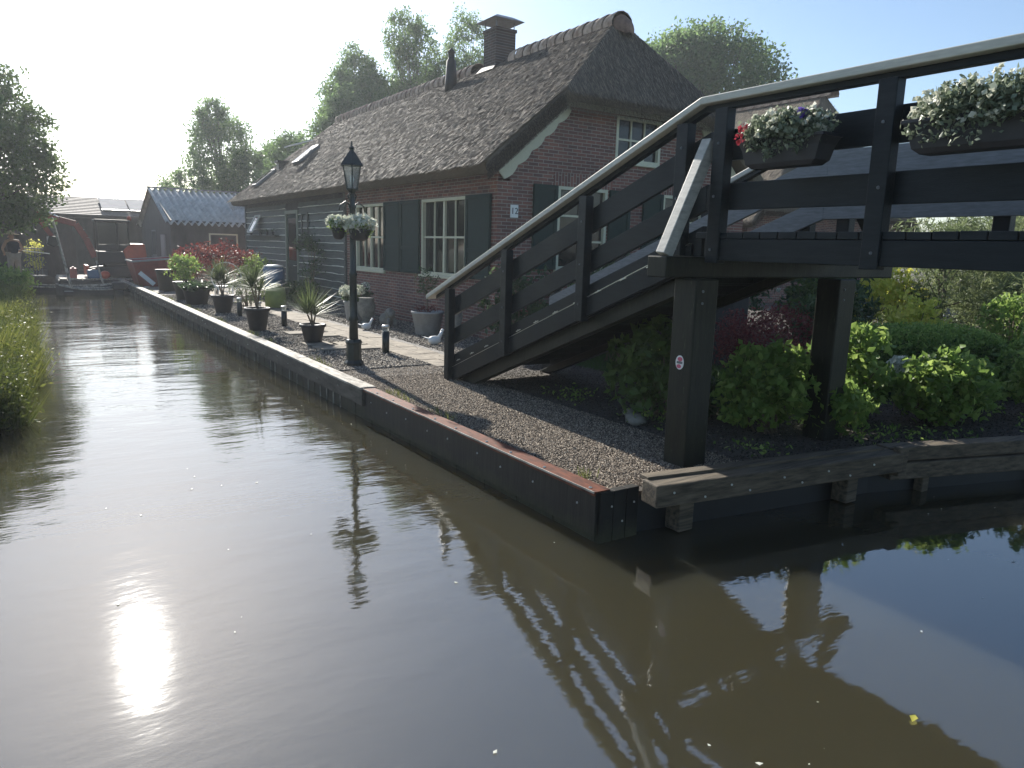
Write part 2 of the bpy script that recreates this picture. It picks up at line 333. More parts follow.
def tree(name, label, cat, base, height, crowns, leaf=.2, m='leaf', trunk_r=.16, droop=0, group=None, lean=(0, 0), aspect=.55, mt='bark'):
    """crowns: list of (dx,dy,z,rx,ry,rz,nclumps,per,clump_r)"""
    r = thing(name, label, cat, base, group); b0 = Vector(base)
    Ps, Ts, limbs = [], [], []
    for (dx, dy, z, rx, ry, rz, nc, per, cr) in crowns:
        P, T, C = clumps((base[0]+dx, base[1]+dy, base[2]+z), (rx, ry, rz), nc, per, cr)
        Ps.append(P); Ts.append(T); limbs.append((Vector((base[0]+dx, base[1]+dy, base[2]+z)), C, rz))
    P = np.concatenate(Ps); T = np.concatenate(Ts); A, B = leafset(P, leaf, aspect, None, droop)
    quads('crown', P, A, B, T, M[m], r)
    mb = MB(); top = b0+Vector((lean[0], lean[1], height*.8)); mid = b0.lerp(top, .5)+Vector((.1, -.05, 0))
    mb.tube([b0, b0.lerp(mid, .5), mid, mid.lerp(top, .6), top], trunk_r, 8, trunk_r*.2)
    for (c, C, rz) in limbs:
        for q in C[:min(14, len(C))]:
            q = Vector(q); st = b0.lerp(top, max(.25, min(.9, (q.z-base[2])/height*.75))); md = st.lerp(q, .5)+Vector((0, 0, -.05*height*.3))
            mb.tube([st, md, q], trunk_r*.3, 5, trunk_r*.06)
    mb.build('trunk', M[mt], r, True, fix=False)
    return r
def shrub(name, label, cat, base, rx, ry, h, n, leaf, m, aspect=.5, per=14, cr=.12, stems=10, group=None, flowers=None, shell=.3, updir=(0, 0, .5)):
    r = thing(name, label, cat, base, group); c = (base[0], base[1], base[2]+h*.55)
    P, T, C = clumps(c, (rx, ry, h*.5), n//per, per, cr, shell)
    P[:, 2] = np.maximum(P[:, 2], base[2]+.03)
    A, B = leafset(P, leaf, aspect, updir); quads('foliage', P, A, B, T, M[m], r)
    mb = MB()
    for q in C[:stems]:
        q = Vector(q); s0 = Vector(base)+Vector((random.uniform(-.2, .2)*rx, random.uniform(-.2, .2)*ry, -.02))
        mb.tube([s0, s0.lerp(q, .5)+Vector((0, 0, h*.08)), q], .012, 5, .005)
    mb.build('stem', M['twig'], r, True, fix=False)
    if flowers:
        fm, nf, fs = flowers; q = C[C[:, 2] > base[2]+h*.45]; q = q[rng.integers(0, len(q), nf)] if len(q) else C[:nf]
        q = q+(q-np.array(c))*.18
        for z in q:
            PP = z+rdir(26)*fs*.5*rng.uniform(.6, 1, (26, 1)); A, B = leafset(PP, fs*.5, .8)
            quads('flower', PP, A, B, rng.uniform(0, 1, 26), M[fm], r)
    return r

def copy_tree(o, parent=None):
    c = o.copy(); COL.objects.link(c)
    if parent is not None: c.parent = parent
    for ch in [x for x in bpy.data.objects if x.parent == o]: copy_tree(ch, c)
    return c
# ================================================================== SETTING
def struct(o): o['kind'] = 'structure'; return o
def stuff(o, label=None, cat=None):
    o['kind'] = 'stuff'
    if label: o['label'] = label; o['category'] = cat
    return o
G = .5
WL = 0.21
mb = MB(); mb.box(-480, 480, -480, 480, -1.9, WL)
struct(mb.build('water', M['water']))
# right bank land: water edge runs along x=3.14 then along the side canal
edge = [(3.14, 3.66), (3.4, 3.66), (5.8, 3.34), (7.28, 2.9), (12, 1.55), (30, -4), (60, -14), (400, -120)]
mb = MB(); mb.prism(edge+[(400, 400), (3.14, 400)], 'z', -1.85, G)
struct(mb.build('ground', M['earth']))
mb = MB(); mb.prism([(-.35, 8.5), (-.25, 14), (-.12, 26), (.2, 34), (.2, 400), (-400, 400), (-400, 8.0), (-3, 7.8)], 'z', -1.85, .48)
struct(mb.build('left_bank', M['grassground']))
mb = MB(); mb.prism([(.2, 36.5), (3.14, 36.5), (3.14, 400), (.2, 400)], 'z', -1.85, .49)
struct(mb.build('far_bank', M['earth']))
mb = MB(); mb.prism([(-60, -60), (60, -60), (60, -16), (9, -5.2), (2.5, -3.6), (-60, -3.6)], 'z', -1.85, .47)
struct(mb.build('near_bank', M['grassground']))
# gravel bed between quay and house, and paths laid on it
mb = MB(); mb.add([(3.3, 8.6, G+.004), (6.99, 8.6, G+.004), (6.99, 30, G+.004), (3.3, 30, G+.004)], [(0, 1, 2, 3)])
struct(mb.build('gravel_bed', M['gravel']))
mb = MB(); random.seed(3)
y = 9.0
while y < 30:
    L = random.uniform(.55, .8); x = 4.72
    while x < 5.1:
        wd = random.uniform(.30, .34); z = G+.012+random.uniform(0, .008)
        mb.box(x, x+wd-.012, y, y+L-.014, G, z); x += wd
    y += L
struct(mb.build('path', M['paving'], bevel=.004))  # paving paler than the gravel, in place of sun beside eave shade
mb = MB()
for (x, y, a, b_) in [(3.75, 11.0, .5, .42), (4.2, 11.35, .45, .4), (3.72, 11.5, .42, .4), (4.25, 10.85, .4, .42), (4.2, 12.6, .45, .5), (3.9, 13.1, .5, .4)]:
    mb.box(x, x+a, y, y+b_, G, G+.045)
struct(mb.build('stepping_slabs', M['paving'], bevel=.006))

def stones(name, n, region, size, m, label, cat, zb=G, pw=1):
    x0, x1, y0, y1 = region; P = np.stack([rng.uniform(x0, x1, n), y0+(y1-y0)*rng.uniform(0, 1, n)**pw, np.full(n, zb)], 1)
    if m == 'clods':
        ex = np.interp(P[:, 0], [3.4, 5.8, 7.28, 12], [3.66, 3.34, 2.9, 1.55]); P = P[P[:, 1] > ex+.06]; n = len(P)
    s = size*rng.uniform(.5, 1.5, (n, 1)); A = rdir(n)*s; B = np.cross(A, rdir(n)); B = B/np.linalg.norm(B, axis=1, keepdims=True)*s*.6
    C = np.cross(A, B); C = C/np.linalg.norm(C, axis=1, keepdims=True)*s*.45
    P[:, 2] += s[:, 0]*rng.uniform(.1, .5, n)
    V = np.stack([P-A, P+A, P-B, P+B, P-C, P+C], 1).reshape(-1, 3)
    F = np.array([0, 2, 4, 2, 1, 4, 1, 3, 4, 3, 0, 4, 2, 0, 5, 1, 2, 5, 3, 1, 5, 0, 3, 5])
    idx = (np.arange(n)*6)[:, None]+F[None]
    return stuff(_mesh(name, V, idx.ravel(), np.full(8*n, 3), np.repeat(rng.beta(.7, .9, n), 6), M[m], None), label, cat)
stones('bark_mulch', 95000, (3.22, 4.75, 3.72, 9.2), .0088, 'chips', 'brown bark chips and gravel covering the corner of the bank', 'mulch')
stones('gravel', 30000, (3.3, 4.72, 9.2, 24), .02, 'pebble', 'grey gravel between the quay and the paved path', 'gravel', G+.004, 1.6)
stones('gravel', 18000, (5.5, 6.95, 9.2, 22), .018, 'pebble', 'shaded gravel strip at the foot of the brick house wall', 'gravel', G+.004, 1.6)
stones('soil_clods', 60000, (4.5, 12, 2.9, 9.0), .013, 'clods', 'dark garden soil behind the timber edging', 'soil', G-.005)  # soil tone is dark under the stairs in place of their shade

# ------------------------------------------------------------------ quay wall
q = thing('quay_wall', 'long straight wooden quay wall along the canal with pale cap and rusty steel edge', 'wall', (3.1, 3.6, 0))
mb = MB(); y = 3.62; i = 0
while y < 34:
    wv = .24; d = .012 if i % 2 else 0
    mb.box(3.1+.004*(i % 2), 3.16, y, y+wv-.003, -.8, .40); y += wv; i += 1
mb.build('sheet_planks', M['quayplank'], q, bevel=.004)
mb = MB()
for (a_, b_) in ((7.6, 11.4), (11.4, 15.2), (15.2, 19), (19, 22.8), (22.8, 26.6), (26.6, 30.4), (30.4, 34)):
    mb.box(3.045, 3.099, a_, b_-.006, .38, .56)
mb.build('waling_beam', M['waling'], q, bevel=.008)
mb = MB(); yy = 7.62
while yy < 34:
    k = random.uniform(-.006, .006); mb.box(3.035+k, 3.22+k, yy, min(34, yy+2.4-.012), .562, .588); yy += 2.4
mb.build('cap_board', M['capwood'], q, bevel=.006)
mb = MB(); mb.box(3.075, 3.099, 3.6, 7.595, .26, .565); mb.build('front_plate', M['quayplank'], q, bevel=.003)
mb = MB(); mb.box(3.066, 3.20, 3.6, 7.61, .567, .575); mb.box(3.062, 3.0745, 3.6, 7.61, .545, .5755); mb.build('rusty_edge', M['rust'], q, bevel=.002)
mb = MB(); mb.box(3.0545, 3.0615, 3.6, 7.6, .566, .579); mb.build('worn_edge', M['capwood'], q)
mb = MB(); y = 8.4
while y < 33:
    mb.box(3.088, 3.0995, y, y+random.uniform(.006, .014), random.uniform(.0, .15), .38); y += random.choice((.24, .24, .48, .36, .72))
mb.build('pale_joint', M['capwood'], q)
mb = MB()
for k in range(14):
    y = 3.72+k*.45+random.uniform(-.06, .06)
    mb.lathe((3.1, y, .577), [(.012, 0), (.010, .006)], 6); mb.blob((3.072, y+.1, .44+random.uniform(-.02, .02)), .009, 6)
for k in range(40):
    mb.blob((3.034, 8.3+k*.62+random.uniform(-.2, .2), .46+random.uniform(-.05, .05)), .009, 6)
mb.build('bolt_heads', M['steel'], q)
e = thing('corner_boards', 'dark vertical boards closing the bank corner beside the rusty edge', 'wall', (3.2, 3.6, 0))
mb = MB()
for k in range(3): mb.box(3.105+k*.115, 3.105+(k+1)*.115-.006, 3.58, 3.645, -.5, .565)
mb.build('board', M['quayplank'], e, bevel=.004)
for k in range(3): MB().blob((3.2+.1*k, 3.577, .46-.12*(k % 2)), .008, 6).build('bolt', M['steel'], e)

t1 = thing('timber_edging', 'heavy weathered square timber edging in front of the bridge legs', 'timber edging', (3.5, 3.5, .4))
mb = MB(); mb.beam((3.46, 3.50, .53), (5.86, 3.16, .53), .18, .16); mb.build('beam', M['timber'], t1, bevel=.012)
mb = MB(); mb.beam((3.50, 3.60, .612), (5.8, 3.26, .612), .10, .03)
mb.build('top_strip', M['timber'], t1, bevel=.004)
for (x, y) in [(3.78, 3.42), (5.42, 3.2)]:
    mb = MB(); mb.box(x-.07, x+.07, y+.02, y+.16, .22, .445); mb.build('pile', M['timber'], t1, bevel=.01)
mb = MB()
for k in range(9):
    f_ = .05+.1*k+random.uniform(-.02, .02); x = 3.46+2.4*f_; y = 3.50-.34*f_; MB().blob((x-.01, y-.093, .55-.06*(k % 2)), .009, 6).build('bolt', M['steel'], t1)
mb = MB(); mb.beam((5.82, 3.12, .53), (5.92, 3.105, .53), .07, .24); mb.build('end_plate', M['timber'], t1, bevel=.01)
t2 = thing('timber_edging', 'lower stacked timber edging running right along the garden bank', 'timber edging', (5.9, 3.1, .3))
mb = MB(); mb.beam((5.88, 3.27, .56), (12.2, 1.42, .54), .16, .12); mb.build('upper_beam', M['timber'], t2, bevel=.01)
mb = MB(); mb.beam((5.88, 3.24, .42), (12.2, 1.39, .40), .15, .14); mb.build('lower_beam', M['timber'], t2, bevel=.01)
for k in range(5):
    x = 6.3+k*1.25; y = 3.24-(x-5.88)*.293
    mb = MB(); mb.box(x-.05, x+.05, y-.02, y+.06, .2, .345); mb.build('pile', M['timber'], t2, bevel=.01)
# planks behind, down into the water
w3 = thing('bank_boards', 'dark submerged boards holding the side canal bank below the timbers', 'wall', (4, 3.5, 0))
mb = MB()
for a, b_ in (((3.4, 3.655), (5.8, 3.335)), ((5.8, 3.335), (7.28, 2.9)), ((7.28, 2.9), (12, 1.55))):
    mb.beam((a[0], a[1], 0.02), (b_[0], b_[1], .02), .04, .9)
mb.build('board', M['black'], w3)

# ================================================================== FOOTBRIDGE
B = thing('footbridge', 'black wooden footbridge with stairs, grey handrail and flower boxes over the side canal', 'bridge', (5.2, 4.1, G))
XN, XF, YK = 4.45, 5.98, 4.12          # near rail plane, far rail plane, kink
SL = .385; YE = -3.4
def zt(z0, y): return z0-SL*(y-YK)
FOOT = 8.28
bv = .006
mb = MB(); y = 4.1
while y > YE:
    mb.box(XN-.07, XF+.07, y-.142, y, 2.262, 2.31+random.uniform(-.003, .003)); y -= .15
mb.build('deck_planks', M['blackwood'], B, bevel=.004)
for x in (XN-.02, (XN+XF)/2, XF+.02):
    mb = MB(); mb.box(x-.04, x+.04, YE, 4.02, 2.13, 2.26); mb.build('deck_beam', M['blackwood'], B, bevel=bv)
for x, cap, brd in ((XN, 'railcap', 'blackwood'), (XF, 'railcap', 'greywood')):
    o_ = -1 if x == XN else 1            # outward
    ZC = 3.30
    mb = MB(); xa, xb = sorted((x+o_*.10, x-o_*.05))
    mb.box(xa, xb, YE, YK, ZC-.055, ZC); mb.prism([(YK, ZC-.055), (YK, ZC), (8.65, zt(ZC, 8.65)-.03), (8.65, zt(ZC-.055, 8.65)-.03)], 'x', xa, xb)
    mb.build('handrail', M[cap], B, bevel=.007)
    mb = MB(); xa, xb = sorted((x+o_*.03, x-o_*.03))
    mb.box(xa, xb, YE, YK, ZC-.10, ZC-.056); mb.prism([(YK, ZC-.10), (YK, ZC-.056), (8.5, zt(ZC-.056, 8.5)-.03), (8.5, zt(ZC-.10, 8.5)-.03)], 'x', xa, xb)
    mb.build('rail_bearer', M['blackwood'], B, bevel=.004)
    xa, xb = sorted((x-o_*.002, x-o_*.042))
    for (z0, z1) in ((2.835, 3.055), (2.475, 2.67)):
        mb = MB(); mb.box(xa, xb, YE, YK-.03, z0, z1); mb.build('rail_board', M[brd], B, bevel=.004)
        mb = MB(); mb.prism([(YK-.03, z0), (YK-.03, z1), (8.12, zt(z1, 8.12)-.0), (8.12, zt(z0, 8.12)-.0)], 'x', xa, xb)
        mb.build('rail_board', M[brd], B, bevel=.004)
    xa, xb = sorted((x+o_*.002, x-o_*.05))
    mb = MB(); mb.prism([(YK-.02, 2.05), (YK-.02, 2.36), (FOOT-.05, zt(2.36, FOOT)), (FOOT-.05, zt(2.05, FOOT))], 'x', xa, xb)
    mb.build('stringer_board', M['blackwood'], B, bevel=.004)
    xa, xb = sorted((x+o_*.003, x+o_*.03))
    mb = MB(); mb.prism([(YK+.06, 2.04), (YK+.06, 2.22), (FOOT-.1, zt(2.22, FOOT)), (FOOT-.1, zt(2.04, FOOT))], 'x', xa, xb)
    mb.build('stringer_batten', M['blackwood'], B, bevel=.004)
    mb = MB(); mb.prism([(YK+.08, 2.2215), (YK+.08, 2.2265), (FOOT-.12, zt(2.2265, FOOT)), (FOOT-.12, zt(2.2215, FOOT))], 'x', *sorted((x+o_*.003, x+o_*.032)))
    mb.build('bright_edge', M['steel'], B)  # bright strip added to imitate light catching the batten edge
    zb_ = 1.87 if x == XN else 1.97
    mb = MB(); mb.prism([(YK+.1, zb_), (YK+.1, 2.06), (8.15, zt(2.06, 8.15)), (7.85, zt(zb_, 7.85))], 'x', *sorted((x-o_*.055, x-o_*.155)))
    mb.build('stringer_beam', M['legwood'], B, bevel=.006)
    for y in (8.1, 6.82, 5.5):
        mb = MB(); mb.box(*sorted((x, x+o_*.09)), y-.055, y+.055, zt(2.02, y) if y < 8 else .4, zt(3.20, y)-.03); mb.build('rail_post', M['blackwood'], B, bevel=bv)
    for y in (4.30, 3.92, 2.66, 1.3, -.1, -1.5, -2.9):
        mb = MB(); mb.box(*sorted((x, x+o_*.09)), y-.06, y+.06, 2.08 if y < 4.2 else 2.13, 3.199 if y < 4.12 else zt(3.20, y)); mb.build('rail_post', M['blackwood'], B, bevel=bv)
mb = MB(); mb.box(XN-.068, XN-.002, YE, 4.0, 2.10, 2.258); mb.build('fascia_board', M['blackwood'], B, bevel=.005)
mb = MB(); mb.box(XF+.002, XF+.068, YE, 4.0, 2.10, 2.258); mb.build('fascia_board', M['blackwood'], B, bevel=.005)
nt_ = 12
for k in range(nt_):
    y = YK+.18+k*(FOOT-YK-.25)/nt_; z = zt(2.2, y)-.0
    mb = MB(); mb.box(XN+.06, XF-.06, y-.17, y+.17, z-.022, z+.022); mb.build('tread', M['blackwood'], B, bevel=.004)
    mb = MB(); mb.box(XN+.06, XF-.06, y+.135, y+.165, z-.13, z-.024); mb.build('riser', M['blackwood'], B, bevel=.004)
for k in range(nt_):
    y = YK+.18+k*(FOOT-YK-.25)/nt_
    mb = MB(); mb.beam((XN-.034, y-.04, zt(2.229, y-.04)), (XN-.034, y+.04, zt(2.229, y+.04)), .006, .010); mb.blob((XN-.036, y, zt(2.232, y)), .010, 6)
    mb.build('tread_bracket', M['steel'], B)
mb = MB(); mb.box(4.0, 7.02, 4.02, 4.22, 1.965, 2.125)
mb.build('cap_beam', M['legwood'], B, bevel=.01)
for x in (4.31, 6.1):
    mb = MB(); mb.box(x-.12, x+.12, 3.88, 4.11, -.6, 1.96); mb.build('leg', M['legwood'], B, bevel=.012)
for x in (4.31, 6.1):
    mb = MB(); mb.box(x-.12, x+.12, -2.7, -2.46, -.6, 2.09); mb.build('leg', M['legwood'], B, bevel=.012)
mb = MB(); mb.box(3.92, 7.02, -2.45, -2.25, 1.965, 2.125); mb.build('cap_beam', M['legwood'], B, bevel=.01)
for (x0, x1) in ((4.04, XN-.03), (6.97, XF+.05)):
    mb = MB(); mb.beam((x0, 4.09, 2.13), (x1, 4.06, 2.98), .09, .10, (1, 0, 0)); mb.build('brace', M['braceface' if x0 < 5 else 'blackwood'], B, bevel=.006)
for y in (6.82, 5.5):
    for zz in (2.94, 2.55, 2.18): MB().blob((XN-.092, y, zt(zz, y)), .011, 6).build('bolt', M['metal'], B)
for y in (4.30, 3.92, 2.66, 1.3):
    for zz in (2.95, 2.57, 2.18): MB().blob((XN-.092, y+random.uniform(-.02, .02), zz), .012, 6).build('bolt', M['metal'], B)
for x in (4.31, 6.1):
    for dz in (1.87, 1.78): MB().blob((x-.05, 3.878, dz), .012, 6).build('bolt', M['metal'], B)
# cap end grain and little plate on leg
st = MB(); n = 24
c = (4.188, 3.995, 1.32)
st.add([(c[0], c[1]+.042*math.cos(2*math.pi*k/n), c[2]+.055*math.sin(2*math.pi*k/n)) for k in range(n)] + [(c[0]-.003, c[1]+.042*math.cos(2*math.pi*k/n), c[2]+.055*math.sin(2*math.pi*k/n)) for k in range(n)],
       [tuple(range(n)), tuple(range(n, 2*n))] + [(k, (k+1) % n, n+(k+1) % n, n+k) for k in range(n)])
so_ = st.build('sticker', M['white']); tag(so_, 'small oval pink and white sticker on the front bridge leg', 'sticker')
p2 = MB(); m_ = 14
for (dy, dz, ry, rz, th) in ((-.004, .026, .026, .017, .3), (.004, -.03, .024, .016, -.3)):
    p2.add([(c[0]-.0045, c[1]+dy+ry*math.cos(2*math.pi*k/m_), c[2]+dz+rz*math.sin(2*math.pi*k/m_)) for k in range(m_)], [tuple(range(m_))])
p2.build('print', M['pinksticker'], so_)
p2 = MB(); p2.box(c[0]-.0048, c[0]-.0035, c[1]-.03, c[1]+.028, c[2]-.009, c[2]+.009); p2.build('band', M['metal'], so_)

# ================================================================== THATCHED HOUSES
def straws(parent, faces, n, zoff=.0, L=.15):
    """faces: list of (origin, u, v, downslope, ucond) quads as corner arrays; scatter thin straws on them"""
    Ps, As, Bs, Ts = [], [], [], []
    tot = sum(f_[3] for f_ in faces)
    for (poly, dwn, nrm, area) in faces:
        k = int(n*area/tot); poly = np.array(poly, float); dwn = np.array(dwn, float); nrm = np.array(nrm, float)
        # triangulate fan
        tri = [(poly[0], poly[i], poly[i+1]) for i in range(1, len(poly)-1)]
        ar = np.array([np.linalg.norm(np.cross(b_-a, c_-a)) for a, b_, c_ in tri]); ch = rng.choice(len(tri), k, p=ar/ar.sum())
        r1 = rng.uniform(0, 1, (k, 1)); r2_ = rng.uniform(0, 1, (k, 1)); s = np.sqrt(r1)
        a = np.array([tri[i][0] for i in ch]); b_ = np.array([tri[i][1] for i in ch]); c_ = np.array([tri[i][2] for i in ch])
        P = (1-s)*a+s*(1-r2_)*b_+s*r2_*c_
        side = np.cross(dwn, nrm); D = dwn+side*rng.normal(0, .06, (k, 1))+nrm*rng.uniform(.0, .09, (k, 1))
        l = L*rng.uniform(.4, 1.2, (k, 1)); As.append(D*l); Bs.append(side*rng.uniform(.0025, .006, (k, 1))+nrm*rng.normal(0, .002, (k, 1)))
        Ps.append(P+nrm*.004); Ts.append(rng.uniform(0, 1, k)**1.5)
    return quads('loose_straws', np.concatenate(Ps), np.concatenate(As), np.concatenate(Bs), np.concatenate(Ts), M['straw'], parent, 'blade')
def thatch_roof(parent, xe, xr, ze, zr, yv, zh, yr0, yr1, yb, nstraw, th=.30):
    """xe eave x left, xr ridge x, mirrored; ze top-surface z at eave; yv front verge; zh hip bottom z; yr0..yr1 ridge; yb back eave"""
    xw = xr-xe; f_ = (zh-ze)/(zr-ze); xh = xe+f_*xw; X2 = lambda x: 2*xr-x
    L = [(xe, yv, ze), (xh, yv-.04, zh), (xr, yr0, zr), (xr, yr1, zr), (xe, yb, ze)]
    Rr = [(X2(p[0]), p[1], p[2]) for p in L]
    Hf = [L[1], Rr[1], L[2]]; Hb = [L[4], L[3], Rr[4]]
    pts = [L[0], L[1], L[2], L[3], L[4], Rr[0], Rr[1], Rr[4]]
    bm = bmesh.new(); vs = [bm.verts.new(p) for p in pts]
    for q_ in ((0, 1, 2, 3, 4), (5, 7, 3, 2, 6), (1, 6, 2), (4, 3, 7)): bm.faces.new([vs[i] for i in q_])
    bmesh.ops.recalc_face_normals(bm, faces=bm.faces)
    # make sure normals point up
    for fc in bm.faces:
        if fc.normal.z < 0: fc.normal_flip()
    bmesh.ops.triangulate(bm, faces=bm.faces)
    me = bpy.data.meshes.new('thatch'); bm.to_mesh(me); bm.free()
    off = wloc(parent); me.transform(Matrix.Translation(-off))
    o = link('roof', me, M['thatch'], parent)
    s = o.modifiers.new('s', 'SOLIDIFY'); s.thickness = th; s.offset = -1; s.use_even_offset = False
    b_ = o.modifiers.new('b', 'BEVEL'); b_.width = .13; b_.segments = 4; b_.limit_method = 'ANGLE'; b_.angle_limit = R(22)
    def nd(a, b2, c_):
        a, b2, c_ = map(Vector, (a, b2, c_)); n_ = (b2-a).cross(c_-a).normalized()
        if n_.z < 0: n_ = -n_
        d = Vector((n_.x, n_.y, 0)).normalized(); d = (Vector((0, 0, -1))-n_*(-n_.z)).normalized(); return d, n_
    dl, nl = nd(L[0], L[2], L[3]); dr, nr = nd(Rr[0], Rr[2], Rr[3]); dh, nh = nd(*Hf)
    aL = (yb-yv)*xw*1.3; aH = (X2(xh)-xh)*1.3
    fs = [(L, dl, nl, aL), (Rr, dr, nr, aL*.15), (Hf, dh, nh, aH)]
    # eave fringe: straws at the lower edge, pointing outwards
    straws(o, fs, nstraw)
    fr = [([(xe+.02, yv, ze-.02), (xe+.02, yb, ze-.02), (xe+.14, yb, ze-.30), (xe+.14, yv, ze-.30)], dl, (-.8, 0, -.5), 3.),
          ([(xe+.05, yv+.01, ze-.05), (xh, yv-.02, zh-.05), (xh+.1, yv, zh-.3), (xe+.1, yv, ze-.3)], (-.5, -.7, -.5), (0, -1, 0), 1.2),
          ([(xh, yv-.05, zh-.02), (X2(xh), yv-.05, zh-.02), (X2(xh), yv+.1, zh-.3), (xh, yv+.1, zh-.3)], dh, (0, -.8, -.5), 1.2)]
    straws(o, fr, int(nstraw*.14), L=.07)
    return o
def ridge_tiles(parent, xr, zr, y0, y1, n):
    mb = MB(); st_ = (y1-y0)/n
    for k in range(n):
        ya = y0+k*st_; yb = ya+st_*1.02; ra, rb = .262, .240; sag = random.uniform(-.008, .008)
        pa = []; pb = []
        for j in range(9):
            a = R(-18)+R(216)*j/8
            pa.append((xr+ra*math.cos(a)*1.05, ya, zr-.15+sag+ra*math.sin(a))); pb.append((xr+rb*math.cos(a)*1.05, yb, zr-.15+sag+rb*math.sin(a)))
        mb.add(pa+pb+[(p[0], p[1]+.002, p[2]-.014) for p in pa], [(j, j+1, 10+j, 9+j) for j in range(8)]+[(j, j+1, 19+j, 18+j) for j in range(8)])
    return mb.build('ridge_tiles', M['tile'], parent, True)
def wall_cells(mb, axis, a0, a1, u0, u1, z0, z1, holes):
    """slab across axis a0..a1, extent u,z, holes (u0,u1,z0,z1)"""
    us = sorted({u0, u1, *[h[0] for h in holes], *[h[1] for h in holes]}); 
    for i in range(len(us)-1):
        ua, ub = us[i], us[i+1]; hs = sorted([(h[2], h[3]) for h in holes if h[0] <= ua+1e-6 and h[1] >= ub-1e-6]); z = z0
        for (ha, hb) in hs+[(z1, z1)]:
            if ha > z+1e-6:
                if axis == 'x': mb.box(a0, a1, ua, ub, z, ha)
                else: mb.box(ua, ub, a0, a1, z, ha)
            z = hb
def window(parent, axis, face, u0, u1, z0, z1, cols, rows, trans=None, sgn=-1, depth=.08, fr='cream', name='window'):
    """frame set into the wall; face = outer wall coordinate, sgn outward direction"""
    f_ = MB(); t_ = .06
    fo, fi = face+sgn*.012, face-sgn*depth
    lo, hi = min(fo, fi), max(fo, fi)
    def bx(mb, ua, ub, za, zb, l=lo, h_=hi):
        if axis == 'x': mb.box(l, h_, ua, ub, za, zb)
        else: mb.box(ua, ub, l, h_, za, zb)
    bx(f_, u0, u0+t_, z0, z1); bx(f_, u1-t_, u1, z0, z1); bx(f_, u0+t_, u1-t_, z1-t_, z1); bx(f_, u0+t_, u1-t_, z0, z0+t_)
    o = f_.build(name, M[fr], parent, bevel=.004)
    s = MB(); so2 = face+sgn*.06; bx(s, u0-.04, u1+.04, z0-.05, z0-.002, min(so2, fi), max(so2, fi)); s.build('sill', M[fr], o, bevel=.006)
    bs = MB(); mid = face-sgn*.03; cw = (u1-u0-2*t_)/cols
    l2, h2 = min(mid, mid-sgn*.03), max(mid, mid-sgn*.03)
    for k in range(1, cols):
        u = u0+t_+k*cw; wd = .035 if (cols % 2 == 0 and k == cols//2) else .014; bx(bs, u-wd, u+wd, z0+t_, z1-t_, l2-(.012 if wd > .02 else 0), h2+(.012 if wd > .02 else 0))
    zr = [z0+t_+(z1-z0-2*t_)*k/rows for k in range(1, rows)]
    if trans: zr = [trans]
    for z in zr:
        for k in range(cols):
            bx(bs, u0+t_+k*cw+.0145, u0+t_+(k+1)*cw-.0145, z-.018, z+.018, l2+.001, h2-.001)
    bs.build('glazing_bar', M[fr], o)
    g_ = MB(); gx = face-sgn*.065; bx(g_, u0+t_*.5, u1-t_*.5, z0+t_*.5, z1-t_*.5, min(gx, gx-sgn*.006), max(gx, gx-sgn*.006)); g_.build('pane', M['glass'], o)
    return o
def shutter(parent, axis, face, u0, u1, z0, z1, sgn=-1):
    mb = MB(); a, b_ = sorted((face+sgn*.012, face+sgn*.045)); c1, c2 = sorted((face+sgn*.012, face+sgn*.062))
    def bx(ua, ub, za, zb, l, h_):
        if axis == 'x': mb.box(l, h_, ua, ub, za, zb)
        else: mb.box(ua, ub, l, h_, za, zb)
    bx(u0+.004, u1-.004, z0+.004, z1-.004, a, b_)
    s = .075; zm = z0+(z1-z0)*.32
    bx(u0, u0+s, z0, z1, c1, c2); bx(u1-s, u1, z0, z1, c1, c2); bx(u0+s, u1-s, z1-s, z1, c1, c2-.001); bx(u0+s, u1-s, z0, z0+s, c1, c2-.001); bx(u0+s, u1-s, zm, zm+s, c1, c2-.001)
    return mb.build('shutter', M['shutter'], parent, bevel=.004)

H = thing('thatched_house', 'long thatched canal house with dark brick gable, cream windows and green shutters', 'house', (7, 11.2, G))
XW, YG = 7.0, 11.2
win = [(12.26, 14.12, 1.57, 3.08), (16.0, 17.74, 1.55, 3.08)]
mb = MB(); wall_cells(mb, 'x', XW, XW+.25, YG, 18.42, .2, 3.6, win); mb.build('side_wall', M['brick_x'], H)
gw = [(8.30, 9.48, 1.78, 3.29), (10.94, 12.12, 1.78, 3.29)]
mb = MB(); wall_cells(mb, 'y', YG, YG+.25, XW+.25, 13.15, .2, 3.3, gw); mb.box(XW, XW+.25, YG-.0015, YG, .2, 3.3)
ax0, ax1, az0, az1 = 9.62, 10.78, 3.83, 4.67
lx = lambda z: 7.0+(z-3.3)*1.05
xr = 10.2; mir = lambda x: 20.4-x
mb.prism([(lx(3.3), 3.3), (lx(az0), az0), (mir(lx(az0)), az0), (mir(lx(3.3)), 3.3)], 'y', YG, YG+.25)
mb.prism([(lx(az0), az0), (lx(4.82), 4.82), (ax0, 4.82), (ax0, az0)], 'y', YG, YG+.25)
mb.prism([(mir(lx(az0)), az0), (mir(lx(4.82)), 4.82), (ax1, 4.82), (ax1, az0)], 'y', YG, YG+.25)
mb.box(ax0, ax1, YG, YG+.25, az1, 4.82)
mb.build('gable_wall', M['brick_y'], H)
mb = MB(); mb.box(13.15, 13.4, YG, 28.4, .2, 3.6); mb.build('rear_wall', M['brick_x'], H)
mb = MB(); mb.box(7.26, 13.14, 28.15, 28.4, .2, 3.6); mb.build('end_wall', M['brick_y'], H)
